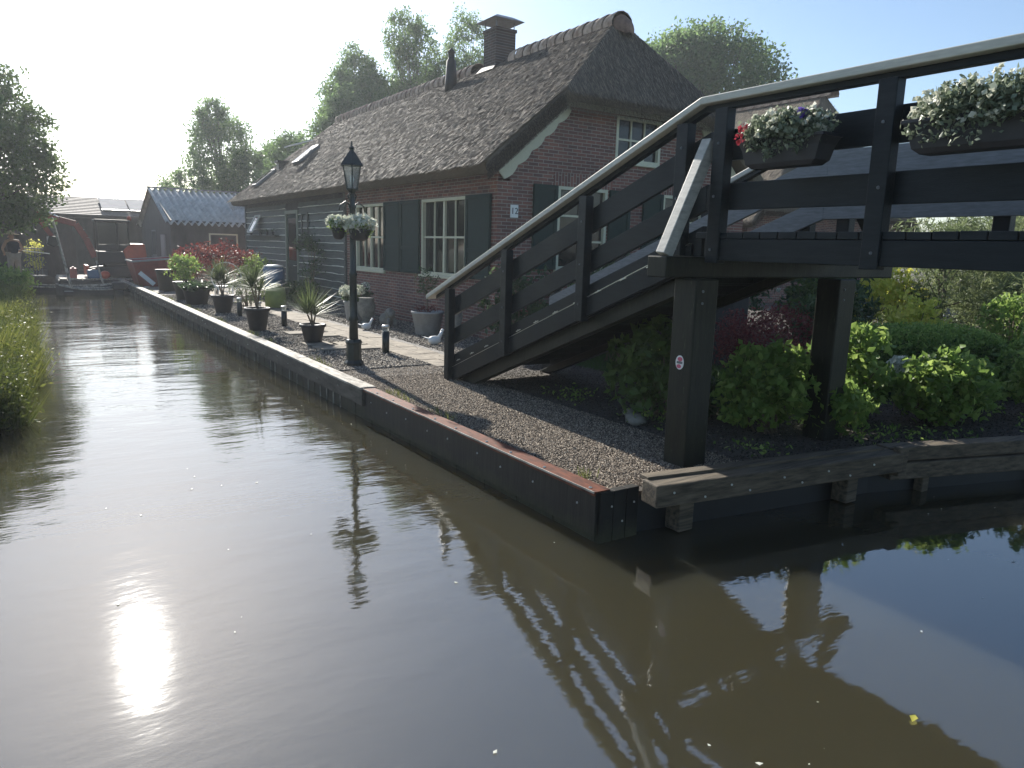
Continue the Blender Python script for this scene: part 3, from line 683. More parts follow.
mb = MB(); mb.box(7.6, 12.9, 11.8, 28, 3.2, 3.3); mb.build('attic_floor', M['darkboard'], H)
# interior dark lining so rooms read dark
window(H, 'x', XW, *win[0], 4, 2); window(H, 'x', XW, *win[1], 4, 2)
for g_ in gw: window(H, 'y', YG, *g_, 2, 3)
window(H, 'y', YG, ax0, ax1, az0, az1, 3, 2)
for u in ((15.12, 15.96), (14.16, 15.08), (11.36, 12.22)): shutter(H, 'x', XW, u[0], u[1], 1.57, 3.08)
for u in ((7.74, 8.27), (9.51, 10.04), (10.38, 10.91), (12.15, 12.68)): shutter(H, 'y', YG, u[0], u[1], 1.78, 3.29)
for g_ in gw:
    mb = MB(); mb.box(g_[0]-.1, g_[1]+.1, YG-.014, YG-.001, g_[3]+.0, g_[3]+.24); mb.build('soldier_course', M['soldier'], H)
mb = MB(); mb.box(XW-.03, XW-.002, YG-.03, 18.4, 3.17, 3.5); mb.build('frieze_course', M['brick_x'], H)
mb = MB(); mb.box(XW-.02, XW-.002, YG-.02, 18.4, .2, .72); mb.build('plinth', M['brick_x'], H)
# scalloped bargeboards
for side in (0, 1):
    a = Vector((7.02, 0, 3.42)); b_ = Vector((8.42, 0, 4.72)); top = []; bot = []
    d = (b_-a).normalized(); n_ = Vector((d.z, 0, -d.x)); K = 40
    for k in range(K+1):
        p = a.lerp(b_, k/K); top.append((p.x-n_.x*.06, p.z-n_.z*.06)); w_ = .13+.045*abs(math.sin(math.pi*5*k/K)); q_ = p+n_*w_; bot.append((q_.x, q_.z))
    poly = top+bot[::-1]
    if side: poly = [(mir(x), z) for x, z in poly]
    mb = MB()
    for k in range(K):
        t0, t1_, b0, b1 = top[k], top[k+1], bot[k], bot[k+1]; qd = [t0, t1_, b1, b0]
        if side: qd = [(mir(x), z) for x, z in qd]
        mb.prism(qd, 'y', YG-.045, YG-.016)
    mb.build('bargeboard', M['cream'], H, fix=False)
mb = MB(); mb.box(8.3, 12.1, YG-.05, YG-.016, 4.69, 4.78); mb.build('bargeboard', M['cream'], H)
# wooden part
mb = MB(); mb.box(XW+.03, XW+.2, 18.43, 28.4, .2, 3.6); mb.build('backing_wall', M['darkboard'], H)
def siding(y0, y1, z0=.55, z1=3.3):
    a, e_ = MB(), MB(); z = z0
    while z < z1:
        zz = min(z+.195, z1); k = random.uniform(-.006, .006)
        ys = np.linspace(y0, y1, 9); jz = [random.uniform(-.01, .01) for _ in ys]
        for i in range(8):
            ya, yb = ys[i], ys[i+1]
            a.add([(XW-.035, ya, z+jz[i]), (XW-.035, yb, z+jz[i+1]), (XW+.0, yb, zz), (XW+.0, ya, zz), (XW+.02, ya, z), (XW+.02, yb, z)], [(0, 1, 2, 3), (0, 4, 5, 1)])
            th = .016+.007*math.sin(i+z*9)
            e_.add([(XW-.0385, ya, z+jz[i]-.002), (XW-.0385, yb, z+jz[i+1]-.002), (XW-.0365, yb, z+jz[i+1]+th), (XW-.0365, ya, z+jz[i]+th), (XW-.0, ya, z-.002), (XW-.0, yb, z-.002)], [(0, 1, 2, 3), (0, 4, 5, 1)])
        z += .2
    a.build('siding', M['siding'], H, fix=False); e_.build('siding_edge', M['sidingedge'], H, fix=False)
siding(18.5, 22.24); siding(23.5, 28.35)
for y in (18.38, 28.3): MB().box(XW-.05, XW+.03, y, y+.12, .4, 3.4).build('corner_post', M['siding'], H, bevel=.005)
df = MB(); df.box(XW-.06, XW+.03, 22.24, 22.36, .5, 3.09); df.box(XW-.06, XW+.03, 23.38, 23.5, .5, 3.09); df.box(XW-.06, XW+.03, 22.36, 23.38, 2.99, 3.09)
df.build('door_frame', mat('door_frame_green', (.17, .20, .15), .5, .1), H, bevel=.005)
mb = MB(); mb.box(XW-.02, XW+.02, 22.37, 23.37, .52, 2.98); mb.box(XW-.035, XW-.02, 22.37, 23.37, 1.4, 1.5)
for k in range(5): mb.box(XW-.026, XW-.0205, 22.4+k*.2, 22.56+k*.2, .6, 1.38)
dr = mb.build('door', M['shutter'], H, bevel=.003)
mb = MB(); mb.box(XW-.023, XW-.0205, 22.5, 23.24, 1.6, 2.85); mb.build('pane', M['glass'], dr)
mb = MB(); mb.tube([(XW-.02, 22.5, 1.45), (XW-.08, 22.5, 1.45), (XW-.08, 22.62, 1.45)], .012, 6); mb.build('handle', M['steel'], dr)
window(H, 'x', XW-.05, 21.3, 21.9, 2.3, 3.0, 1, 2, fr='siding', name='small_window', depth=.04)
mb = MB(); mb.beam((XW-.08, 26.6, 2.75), (XW-.28, 26.6, 2.35), .5, .05, (0, 1, 0)); 
# open vent window: thin white frame propped out
fm = MB(); 
for (a, b_) in (((XW-.07, 26.3, 3.0), (XW-.35, 26.3, 2.45)), ((XW-.07, 26.9, 3.0), (XW-.35, 26.9, 2.45)), ((XW-.07, 26.3, 3.0), (XW-.07, 26.9, 3.0)), ((XW-.35, 26.3, 2.45), (XW-.35, 26.9, 2.45))): fm.beam(a, b_, .05, .04, (1, 0, .2))
vw = fm.build('vent_window', M['white'], H)
fm = MB(); fm.add([(XW-.075, 26.3, 2.99), (XW-.075, 26.9, 2.99), (XW-.345, 26.9, 2.46), (XW-.345, 26.3, 2.46)], [(0, 1, 2, 3)]); fm.build('pane', M['glass'], vw)
mb = MB(); mb.box(XW-.2, XW-.045, 24.2, 28.0, 2.32, 2.35); mb.build('shelf', M['siding'], H)
RF = thatch_roof(H, 6.5, 10.2, 3.55, 6.66, 10.86, 4.9, 12.0, 27.1, 28.9, 380000)
ridge_tiles(RF, 10.2, 6.66, 11.85, 15.6, 12); ridge_tiles(RF, 10.2, 6.66, 17.3, 27.2, 33)
mb = MB()
for k in range(5):
    z = 6.55-.02*k
# rounded end tile over the hip point
pa = [(10.2+.235*math.cos(R(-18+216*j/8)), 11.86, 6.47+.23*math.sin(R(-18+216*j/8))) for j in range(9)]
pb = [(10.2+.20*math.cos(R(-18+216*j/8)), 11.72, 6.40+.19*math.sin(R(-18+216*j/8))) for j in range(9)]
pc = [(10.2+.13*math.cos(R(-18+216*j/8)), 11.64, 6.33+.12*math.sin(R(-18+216*j/8))) for j in range(9)]
mb.add(pa+pb+pc+[(10.2, 11.62, 6.32)], [(j, j+1, 10+j, 9+j) for j in range(8)]+[(9+j, 10+j, 19+j, 18+j) for j in range(8)]+[(18+j, 19+j, 27) for j in range(8)])
mb.build('end_tile', mat('end_tile_clay', (.16, .085, .06), .8, .45, 6, bmp=.5, col2=(.30, .18, .12)), RF, True)
ch = MB(); ch.box(9.92, 10.48, 16.1, 16.66, 5.9, 7.28); ch.box(9.895, 10.505, 16.075, 16.685, 7.28, 7.35)
cho = ch.build('chimney', M['brick_x'], H); cho.data.materials[0] = M['brick_x'].copy(); cm_ = cho.data.materials[0].node_tree
for n_ in cm_.nodes:
    if n_.type == 'TEX_BRICK': n_.inputs['Color1'].default_value = (.10, .062, .05, 1); n_.inputs['Color2'].default_value = (.06, .045, .042, 1); n_.inputs['Mortar'].default_value = (.18, .165, .15, 1)
mb = MB()
for (x, y) in ((9.95, 16.13), (10.45, 16.13), (9.95, 16.63), (10.45, 16.63)): mb.tube([(x, y, 7.35), (x, y, 7.55)], .013, 6)
mb.add([(9.76, 15.94, 7.52), (10.64, 15.94, 7.52), (10.64, 16.82, 7.52), (9.76, 16.82, 7.52), (9.98, 16.16, 7.64), (10.42, 16.16, 7.64), (10.42, 16.6, 7.64), (9.98, 16.6, 7.64)],
       [(0, 1, 2, 3), (4, 5, 6, 7), (0, 1, 5, 4), (1, 2, 6, 5), (2, 3, 7, 6), (3, 0, 4, 7)])
mb.build('chimney_cap', M['metal'], cho)
mb = MB(); mb.add([(9.78, 16.0, 6.36), (9.78, 16.78, 6.36), (9.91, 16.74, 6.50), (9.91, 16.04, 6.50)], [(0, 1, 2, 3)]); mb.build('flashing', M['lead'], cho)
mb = MB(); mb.lathe((9.6, 17.73, 6.0), [(.17, 0), (.15, .35), (.12, .8), (.08, .86), (.08, 1.0), (.11, 1.02), (.02, 1.12)], 12); mb.build('flue_pipe', M['black'], H, True)
mb = MB(); mb.box(7.75, 8.05, 26.75, 27.05, 4.4, 4.85); mb.box(7.7, 8.1, 26.7, 27.1, 4.85, 4.92); mb.build('roof_vent', M['black'], H)
nl = Vector((-3.11, 0, 3.7)).normalized(); dl = Vector((-3.7, 0, -3.11)).normalized()
def onroof(x, y, o=0): z = 3.55+(x-6.5)*3.11/3.7; return Vector((x, y, z))+nl*o
for (x, y, a, w_) in ((8.15, 24.9, .9, .7), (7.35, 27.0, .9, .5)):
    fm = MB(); c0 = onroof(x, y, .06)
    fm.beam(c0-dl*a/2, c0+dl*a/2, w_, .10, nl); sk = fm.build('skylight', M['metal'], H, bevel=.01)
    fm = MB(); fm.beam(c0-dl*(a/2-.06)+nl*.056, c0+dl*(a/2-.06)+nl*.056, w_-.12, .008, nl); fm.build('pane', M['glass'], sk)
fm = MB(); c0 = onroof(8.45, 24.9, .32); fm.beam(c0, c0+Vector((-.75, 0, -.25)), .62, .04); fm.build('open_sash', M['white'], sk)
nb = MB(); nb.box(7.27, 7.43, YG-.022, YG-.002, 2.68, 2.90)
no = nb.build('number_plate', M['white'], H, bevel=.003)
fc = bpy.data.curves.new('house_number', 'FONT'); fc.body = '12'; fc.size = .155; fc.extrude = .002; fc.align_x = 'CENTER'; fc.align_y = 'CENTER'
fo_ = bpy.data.objects.new('house_number', fc); COL.objects.link(fo_); fo_.parent = no
off = wloc(no); fo_.location = Vector((7.35, YG-.026, 2.79))-off; fo_.rotation_euler = (R(90), 0, 0); fc.materials.append(M['black'])
bpy.context.view_layer.update(); tm = bpy.data.meshes.new_from_object(fo_); tn = bpy.data.objects.new('house_number', tm); COL.objects.link(tn); tn.parent = no; tn.location = fo_.location; tn.rotation_euler = fo_.rotation_euler; bpy.data.objects.remove(fo_); tn.name = 'house_number'
# pots on the shelf
for k, y in enumerate((24.6, 25.3, 26.1, 27.3)):
    r_ = thing('small_pot', 'little dark pot on the house wall shelf, %s' % ['first from the door', 'second from the door', 'third from the door', 'farthest from the door'][k], 'pot', (XW-.12, y, 2.35), 'little pots on the wall shelf')
    MB().lathe((XW-.12, y, 2.35), [(.04, 0), (.055, .11)], 10).build('bowl', M['pot'], r_, True)
    P, T, C = clumps((XW-.12, y, 2.5), (.06, .06, .06), 5, 8, .05); A, Bq = leafset(P, .05); quads('foliage', P, A, Bq, T, M['leafdark'], r_)

# second thatched house, beyond the garden
H2 = thing('thatched_house', 'second thatched house behind the bridge rail, seen past the flower boxes', 'house', (20.6, 17, G))
hx, hy = 20.6, 17.0
mb = MB(); mb.box(hx, hx+.3, hy, 30, .2, 3.4); mb.build('side_wall', M['brick_x'], H2)
c2 = 25.1; m2 = lambda x: 2*c2-x
mb = MB(); mb.box(hx+.3, m2(hx)-.3, hy, hy+.3, .2, 3.5); mb.build('gable_wall', M['brick_y'], H2)
mb = MB(); mb.box(m2(hx)-.3, m2(hx), hy, 30, .2, 3.4); mb.build('rear_wall', M['brick_x'], H2)
window(H2, 'y', hy, 22.6, 23.9, 1.4, 2.7, 2, 2); window(H2, 'y', hy, 26.0, 27.3, 1.4, 2.7, 2, 2)
window(H2, 'x', hx, 18.2, 19.9, 1.4, 2.7, 4, 2)
R2 = thatch_roof(H2, 19.9, c2, 3.2, 8.05, 16.3, 3.75, 17.7, 30, 32, 60000)
ridge_tiles(R2, c2, 8.10, 17.3, 29.9, 30)

# ================================================================== LAMP POST
LX, LY = 3.72, 9.56
L = thing('lamp_post', 'dark cast iron lamp post with six sided lantern and hanging flower baskets on the quay', 'street lamp', (LX, LY, G))
mb = MB(); mb.lathe((LX, LY, G), [(.135, 0), (.135, .05), (.105, .09), (.10, .30), (.115, .33), (.095, .37)], 8, rot=R(22)); mb.build('plinth', M['iron'], L, bevel=.004)
mb = MB(); mb.lathe((LX, LY, G+.37), [(.062, 0), (.055, .25), (.07, .27), (.052, .32), (.048, .85), (.06, .87), (.042, .92), (.036, 1.72), (.055, 1.76), (.036, 1.80), (.03, 1.95), (.045, 1.98)], 14); mb.build('pole', M['iron'], L, True)
mb = MB()
for a in (R(25), R(205)):
    d = Vector((math.cos(a), math.sin(a), 0)); p = Vector((LX, LY, 2.62))
    mb.tube([p, p+d*.12+Vector((0, 0, .07)), p+d*.22+Vector((0, 0, .02)), p+d*.24+Vector((0, 0, -.05))], .01, 6)
    for s_ in (-1, 1): mb.tube([p+Vector((0, 0, .22)), p+d*.08*s_+Vector((0, 0, .15)), p+d*.03+Vector((0, 0, .05))], .008, 6)
mb.build('basket_bracket', M['iron'], L, True)
zl = 2.82
fr_ = MB()
for k in range(6):
    a = R(60*k+10); c_, s_ = math.cos(a), math.sin(a)
    fr_.tube([(LX+.075*c_, LY+.075*s_, zl+.04), (LX+.128*c_, LY+.128*s_, zl+.33)], .009, 5)
fr_.lathe((LX, LY, zl), [(.03, -.03), (.05, 0), (.085, .03), (.085, .045)], 6, rot=R(10)); fr_.build('lantern_frame', M['iron'], L)
MB().lathe((LX, LY, zl+.33), [(.165, 0), (.155, .02), (.10, .10), (.055, .16), (.03, .19), (.03, .21), (.04, .225), (.015, .25), (.006, .31)], 6, rot=R(10)).build('lantern_roof', M['iron'], L)
MB().lathe((LX, LY, zl+.045), [(.068, 0), (.12, .285)], 6, rot=R(10), cap=False).build('lantern_glass', M['lampglass'], L)
MB().lathe((LX, LY, zl+.06), [(.015, 0), (.022, .06), (.03, .1), (.02, .15), (.0, .17)], 10).build('bulb', M['white'], L, True)
def basket(x, y, z, r_, n, label):
    o = thing('flower_basket', label, 'flower basket', (x, y, z), 'flower baskets on the lamp post')
    MB().lathe((x, y, z), [(r_*.35, -.13), (r_*.6, -.10), (r_*.8, 0), (r_*.8, .02)], 14).build('bowl', M['pot'], o, True)
    P, T, C = clumps((x, y, z+.05), (r_, r_, r_*.55), 40, 14, .06, .4); A, Bq = leafset(P, .05); quads('foliage', P, A, Bq, T, M['leafbright'], o)
    P, T, C = clumps((x, y, z+.10), (r_*1.05, r_*1.05, r_*.5), n, 7, .05, .8); A, Bq = leafset(P, .05, .9); quads('blossom', P, A, Bq, T, M['petal'], o)
basket(LX+.06, LY-.10, 2.32, .18, 120, 'larger white petunia basket hanging on the right of the lamp post')
basket(LX-.15, LY+.12, 2.33, .12, 60, 'smaller white petunia basket hanging on the left of the lamp post')

# ================================================================== FLOWER BOXES on the bridge rail
def flowerbox(x, y0, y1, z, label, fh, extra=False):
    o = thing('flower_box', label, 'flower box', (x, (y0+y1)/2, z), 'flower boxes on the bridge rail'); mb = MB(); n = 12
    prof = [(-.10, .17), (-.085, .17), (-.06, .02), (-.045, 0), (.045, 0), (.06, .02), (.085, .17), (.10, .17)]
    mb.prism([(-.0, 0)], 'x', 0, 0) if False else None
    pts = []
    for (yy, k, zz) in ((y0, 1, .17), (y0+.015, 1, .17), (y0+.05, .95, .05), (y0+.10, .9, 0)): pass
    # trough: tapered box with rim
    def ring(s_, zz, dy): return [(x-.095*s_, y0+dy, z+zz), (x+.095*s_, y0+dy, z+zz), (x+.095*s_, y1-dy, z+zz), (x-.095*s_, y1-dy, z+zz)]
    rs = [ring(.62, 0, .09), ring(.8, .03, .05), ring(.92, .12, .025), ring(1.05, .165, .0), ring(1.1, .165, -.01), ring(1.1, .185, -.01)]
    V = sum(rs, []); F = [(3, 2, 1, 0), (20, 21, 22, 23)]
    for i in range(5): F += [(i*4+j, i*4+(j+1) % 4, i*4+4+(j+1) % 4, i*4+4+j) for j in range(4)]
    mb.add(V, F); mb.build('trough', M['pot'], o, bevel=.012)
    ym = (y0+y1)/2; hy_ = (y1-y0)/2
    P, T, C = clumps((x-.02, ym, z+.17+fh*.28), (.15, hy_*1.05, fh*.66), int(430*(y1-y0)), 15, .055, .3)
    A, Bq = leafset(P, .034, .62); quads('foliage', P, A, Bq, T, M['leafdull'], o)
    P, T, C = clumps((x-.03, ym, z+.18+fh*.34), (.17, hy_*1.05, fh*.70), int(95*(y1-y0)), 6, .020, .8)
    A, Bq = leafset(P, .034, .9); quads('blossom', P, A, Bq, T, M['petal'], o)
    P, T, C = clumps((x-.10, ym, z+.12), (.06, hy_*1.0, .12), int(30*(y1-y0)), 12, .045, .2)
    A, Bq = leafset(P, .032, .6, None, .6); quads('trailing_leaves', P, A, Bq, T, M['leafdull'], o)
    if extra:
        for (dy, dz, mm, nn) in ((hy_-.04, .02, 'redpetal', 16), (hy_-.06, .09, 'redpetal', 14), (-hy_*.5, fh*.72, 'violet', 30)):
            P = np.array([x-.14+.04*(mm == 'violet'), ym+dy, z+.17+dz])+rdir(nn)*.03; A, Bq = leafset(P, .035, .9); quads('blossom', P, A, Bq, rng.uniform(0, 1, nn), M[mm], o)
flowerbox(4.25, 2.92, 3.56, 2.72, 'smaller flower box with white, red and violet blooms left of the rail post', .19, True)
flowerbox(4.25, 1.45, 2.42, 2.72, 'longer flower box of pale petunias right of the rail post', .21)

# ================================================================== POTS AND GARDEN ORNAMENTS by the quay
def blades(c, n, L, spread, wd=.012, droop=.25, zmin=.1):
    d = rdir(n); d[:, 2] = np.abs(d[:, 2])*1.2+zmin; d /= np.linalg.norm(d, axis=1, keepdims=True)
    l = L*rng.uniform(.5, 1.1, (n, 1)); P = np.array(c)+d*spread*rng.uniform(0, 1, (n, 1)); A = d*l; A[:, 2] -= droop*l[:, 0]*rng.uniform(0, 1, n)
    B = np.cross(A, np.array([0, 0, 1.])); B = B/(np.linalg.norm(B, axis=1, keepdims=True)+1e-6)*wd; return P, A, B
def palm_pot(x, y, r_, h, ph, label, square=False, n=130, stem=.25):
    o = thing('potted_palm', label, 'potted plant', (x, y, G), 'potted plants along the quay')
    MB().lathe((x, y, G), [(r_*.62, 0), (r_*.66, .02), (r_*.95, h*.85), (r_*1.06, h*.88), (r_*1.08, h), (r_*.95, h), (r_*.9, h*.93)], 4 if square else 22, rot=R(40)).build('pot', M['pot'], o, not square)
    zt_ = G+h
    MB().lathe((x, y, zt_-.06), [(r_*.9, 0), (.0, .02)], 16, cap=False).build('soil', M['soil'], o)
    heads = [(x-.03, y, zt_+stem), (x+.06, y+.05, zt_+stem*.6), (x-.1, y-.04, zt_+stem*.75)]
    mb = MB(); [mb.tube([(x, y, zt_-.05), hd], .018, 6, .012) for hd in heads]; mb.build('stem', M['twig'], o)
    Ps, As, Bs = zip(*[blades(hd, n, ph, .07, .009) for hd in heads])
    quads('foliage', np.concatenate(Ps), np.concatenate(As), np.concatenate(Bs), rng.uniform(0, 1, n*3), M['palm'], o, 'blade'); return o
palm_pot(3.93, 11.9, .20, .34, .60, 'spiky palm in dark pot nearest the lamp post, on a stone slab', n=75, stem=.22)
palm_pot(3.60, 14.05, .22, .44, .55, 'spiky palm with tall stem in flared dark pot, second from the lamp post', n=90, stem=.5)
palm_pot(3.80, 17.8, .24, .42, .55, 'bushy spiky palm in dark pot, third from the lamp post', stem=.4)
def leafy_pot(x, y, r_, h, ph, m, label):
    o = thing('potted_shrub', label, 'potted plant', (x, y, G), 'potted plants along the quay')
    MB().lathe((x, y, G), [(r_*.7, 0), (r_*.98, h*.9), (r_*1.05, h*.92), (r_*1.05, h), (r_*.9, h)], 22).build('pot', M['pot'], o, True)
    P, T, C = clumps((x, y, G+h+ph*.5), (r_*1.4, r_*1.4, ph*.5), 60, 14, .13, .3); A, Bq = leafset(P, .11); quads('foliage', P, A, Bq, T, M[m], o)
    mb = MB(); [mb.tube([(x, y, G+h-.05), tuple(C[k])], .012, 5) for k in range(8)]; mb.build('stem', M['twig'], o)
leafy_pot(3.7, 20.3, .34, .45, .05, 'leafdark', 'empty wide dark tub beside the bushy palm')
leafy_pot(3.72, 22.0, .30, .5, .75, 'leafbright', 'light green leafy shrub in dark tub at the quay edge')
tree('red_leaved_shrub', 'broad red leaved shrub behind the far quay tubs', 'shrub', (5.0, 24.2, G), 1.6, [(0, 0, 1.05, 1.25, 1.0, .55, 110, 24, .22), (-.7, .2, .8, .6, .6, .4, 40, 20, .18)], .10, 'leafred', .04, mt='twig')
shrub('green_shrub', 'round yellow green shrub at the far corner of the wooden house wall', 'shrub', (6.0, 23.2, G), .65, .6, 1.15, 1500, .09, 'leafbright')
shrub('garden_plant', 'feathery pale plant between the quay path and wooden wall', 'plant', (4.55, 18.6, G), .45, .6, 1.05, 1100, .10, 'palm', .2)
shrub('garden_plant', 'low dark plant at the foot of the wooden siding', 'plant', (6.3, 20.3, G), .6, .9, .6, 1300, .10, 'leafdark')
shrub('climbing_plant', 'sparse climbing plant on the siding right of the door', 'plant', (6.72, 20.4, G+.2), .18, .9, 1.8, 500, .08, 'leafdark', cr=.16)
def hydr(x, y, label, m='petal', n=9):
    o = thing('potted_hydrangea', label, 'potted plant', (x, y, G))
    MB().lathe((x, y, G), [(.17, 0), (.2, .05), (.24, .38), (.26, .40), (.26, .43)], 20).build('pot', M['greypot'], o, True)
    P, T, C = clumps((x, y, G+.56), (.32, .36, .16), 40, 12, .1); A, Bq = leafset(P, .11); quads('foliage', P, A, Bq, T, M['leafdark'], o)
    for k in range(n):
        c_ = np.array([x+random.uniform(-.3, .3), y+random.uniform(-.38, .38), G+.68+random.uniform(-.06, .06)]); P = c_+rdir(90)*.095; A, Bq = leafset(P, .05, .9)
        quads('flower_head', P, A, Bq, rng.uniform(0, 1, 90), M['petal'], o)
hydr(6.0, 15.3, 'white hydrangea in grey pot by the brick wall behind the lamp post')
# tall grey pot with standard tree
o = thing('potted_tree', 'little standard tree in large light grey pot under the near window', 'potted plant', (6.3, 12.45, G))
MB().lathe((6.3, 12.45, G), [(.2, 0), (.22, .02), (.29, .40), (.31, .41), (.31, .45), (.27, .45), (.26, .38)], 26).build('pot', M['greypot'], o, True)
MB().lathe((6.3, 12.45, G+.39), [(.26, 0), (0, .01)], 16, cap=False).build('soil', M['soil'], o)
MB().tube([(6.3, 12.45, G+.38), (6.28, 12.45, G+.8), (6.3, 12.44, G+1.1)], .012, 6).build('trunk', M['twig'], o)
P, T, C = clumps((6.28, 12.45, G+1.0), (.20, .20, .27), 42, 12, .09, .3); A, Bq = leafset(P, .05, .4); quads('crown', P, A, Bq, T, M['leafdark'], o)
P, T, C = clumps((6.3, 12.45, G+.48), (.2, .2, .06), 20, 10, .06, .3); A, Bq = leafset(P, .05, .4); quads('foliage', P, A, Bq, T, M['leafmaple'], o)
def bollard(x, y, h, label):
    o = thing('garden_light', label, 'garden light', (x, y, G), 'post lights in the gravel')
    MB().lathe((x, y, G), [(.055, 0), (.055, h-.1)], 14).build('post', M['iron'], o, True)
    MB().lathe((x, y, G+h-.1), [(.05, 0), (.05, .06)], 14, cap=False).build('glass', M['lampglass'], o, True)
    MB().lathe((x, y, G+h-.04), [(.06, 0), (.062, .02), (.05, .035)], 14).build('cap', M['steel'], o, True)
bollard(4.58, 10.45, .45, 'short round garden light in the gravel right of the lamp post')
bollard(4.25, 14.6, .42, 'short round garden light behind the nearest palm pot')
bollard(4.05, 15.7, .42, 'short round garden light between two palm pots, nearer the lamp')
bollard(3.95, 16.9, .42, 'short round garden light between two palm pots, farther from the lamp')
# stone ornaments
o = thing('stone_urn', 'weathered stone urn standing by the brick wall', 'urn', (5.95, 14.55, G))
MB().lathe((5.95, 14.55, G), [(.14, 0), (.12, .05), (.08, .1), (.16, .22), (.19, .40), (.14, .52), (.17, .56), (.15, .56)], 16).build('body', M['stone'], o, True)
def bird(x, y, z, rot, label, m='white', s=1):
    o = thing('bird_figure', label, 'garden ornament', (x, y, z)); bm_ = MB()
    bm_.blob((x, y, z+.09*s), (.13*s, .075*s, .08*s), 12, .02); bm_.tube([(x+.08*s, y, z+.12*s), (x+.13*s, y, z+.2*s), (x+.15*s, y, z+.24*s)], [.045*s, .03*s, .028*s], 8)
    bm_.blob((x+.16*s, y, z+.26*s), (.035*s, .03*s, .03*s), 8, 0); bm_.add([(x-.1*s, y-.04*s, z+.1*s), (x-.1*s, y+.04*s, z+.1*s), (x-.25*s, y, z+.17*s), (x-.12*s, y, z+.14*s)], [(0, 1, 2), (0, 3, 2), (1, 2, 3)])
    bm_.build('body', M[m], o, True); MB().tube([(x+.185*s, y, z+.26*s), (x+.23*s, y, z+.25*s)], [.012*s, .003], 6).build('beak', M['orange'], o)
bird(5.55, 13.6, G, 0, 'white bird figure on the gravel behind the lamp post', s=.8)
bird(5.75, 11.1, G, 0, 'white bird figure on the gravel left of the stair foot', s=.95)
bird(5.95, 9.3, G, 0, 'white goose figure seen through the lowest stair rails', s=1.15)
o = thing('lion_statue', 'crouching weathered stone lion figure against the brick wall', 'statue', (6.2, 13.9, G))
lm = MB(); lm.blob((6.15, 14.0, G+.15), (.13, .2, .15), 14, .05, 3); lm.blob((6.13, 13.78, G+.27), (.11, .11, .13), 12, .1, 4); lm.tube([(6.08, 13.72, G+.2), (6.05, 13.68, G)], .04, 8); lm.tube([(6.2, 13.72, G+.2), (6.22, 13.68, G)], .04, 8); lm.blob((6.11, 13.66, G+.27), (.05, .06, .05), 8, .02)
lm.build('body', M['stone'], o, True)
o = thing('stone_figure', 'rounded tall stone figure beside the large grey pot', 'statue', (6.4, 11.55, G))
MB().lathe((6.4, 11.55, G), [(.16, 0), (.15, .1), (.1, .3), (.13, .42), (.1, .55), (.11, .66), (.07, .76), (.0, .8)], 14).build('body', M['stone'], o, True)
# boulders by the stair foot
for k, (x, y, s_, lb) in enumerate(((4.62, 8.45, .09, 'dark stone beside the stair foot post'), (4.75, 7.95, .08, 'pale stone under the bottom step'), (4.9, 5.2, .1, 'rounded stone in the mulch under the stairs'), (5.1, 5.5, .07, 'small pale stone behind the rounded one under the stairs'))):
    tag(MB().blob((x, y, G+s_*.4), (s_, s_*1.2, s_*.6), 12, .12, k).build('garden_stone', M['stone'], None, True), lb, 'stone')
# blue barrel, lime sack, white chair, wire hoop
o = thing('water_barrel', 'blue plastic barrel by the wooden house wall', 'barrel', (5.75, 20.6, G))
MB().lathe((5.75, 20.6, G+.35), [(.25, 0), (.28, .1), (.28, .3), (.29, .32), (.28, .34), (.28, .55), (.25, .62)], 20).build('body', M['blue'], o, True)
MB().lathe((5.75, 20.6, G), [(.3, 0), (.3, .35)], 4, rot=R(45)).build('stand', M['darkboard'], o)
MB().lathe((5.75, 20.6, G+.97), [(.26, 0), (.26, .03), (.1, .06)], 20).build('lid', M['white'], o, True)
sk_ = MB().lathe((5.3, 18.9, G), [(.18, 0), (.26, .05), (.27, .3), (.24, .5), (.12, .56), (.15, .6)], 12).build('garden_sack', M['lime'], None, True)
tag(sk_, 'yellow green garden sack in front of the blue barrel', 'sack')
o = thing('garden_chair', 'white metal garden chair behind the palm tubs', 'chair', (4.5, 20.9, G))
cx_, cy_ = 4.5, 20.9
MB().box(cx_-.2, cx_+.2, cy_-.2, cy_+.2, G+.42, G+.45).build('seat', M['white'], o, bevel=.01)
for (dx, dy) in ((-.18, -.18), (.18, -.18), (-.18, .18), (.18, .18)): MB().tube([(cx_+dx*1.1, cy_+dy*1.1, G), (cx_+dx, cy_+dy, G+.42)], .014, 6).build('leg', M['white'], o)
mb = MB(); mb.tube([(cx_-.18, cy_+.19, G+.45)]+[(cx_-.18*math.cos(R(a)), cy_+.22, G+.75+.17*math.sin(R(a))) for a in range(0, 181, 20)]+[(cx_+.18, cy_+.19, G+.45)], .012, 6)
for d_ in (-.08, 0, .08): mb.tube([(cx_+d_, cy_+.2, G+.45), (cx_+d_, cy_+.22, G+.9)], .007, 5)
mb.build('backrest', M['white'], o)
o = thing('garden_hoop', 'pale round wire hoop on a stake behind the palms', 'plant support', (4.15, 19.4, G))
mb = MB(); mb.tube([(4.25+.36*math.cos(R(a)), 19.4+.05*math.sin(R(a)), G+.75+.36*math.sin(R(a))) for a in range(0, 361, 15)], .011, 6, caps=False); mb.build('ring', M['white'], o)
MB().tube([(4.25, 19.4, G), (4.25, 19.4, G+.4)], .01, 6).build('stake', M['metal'], o)
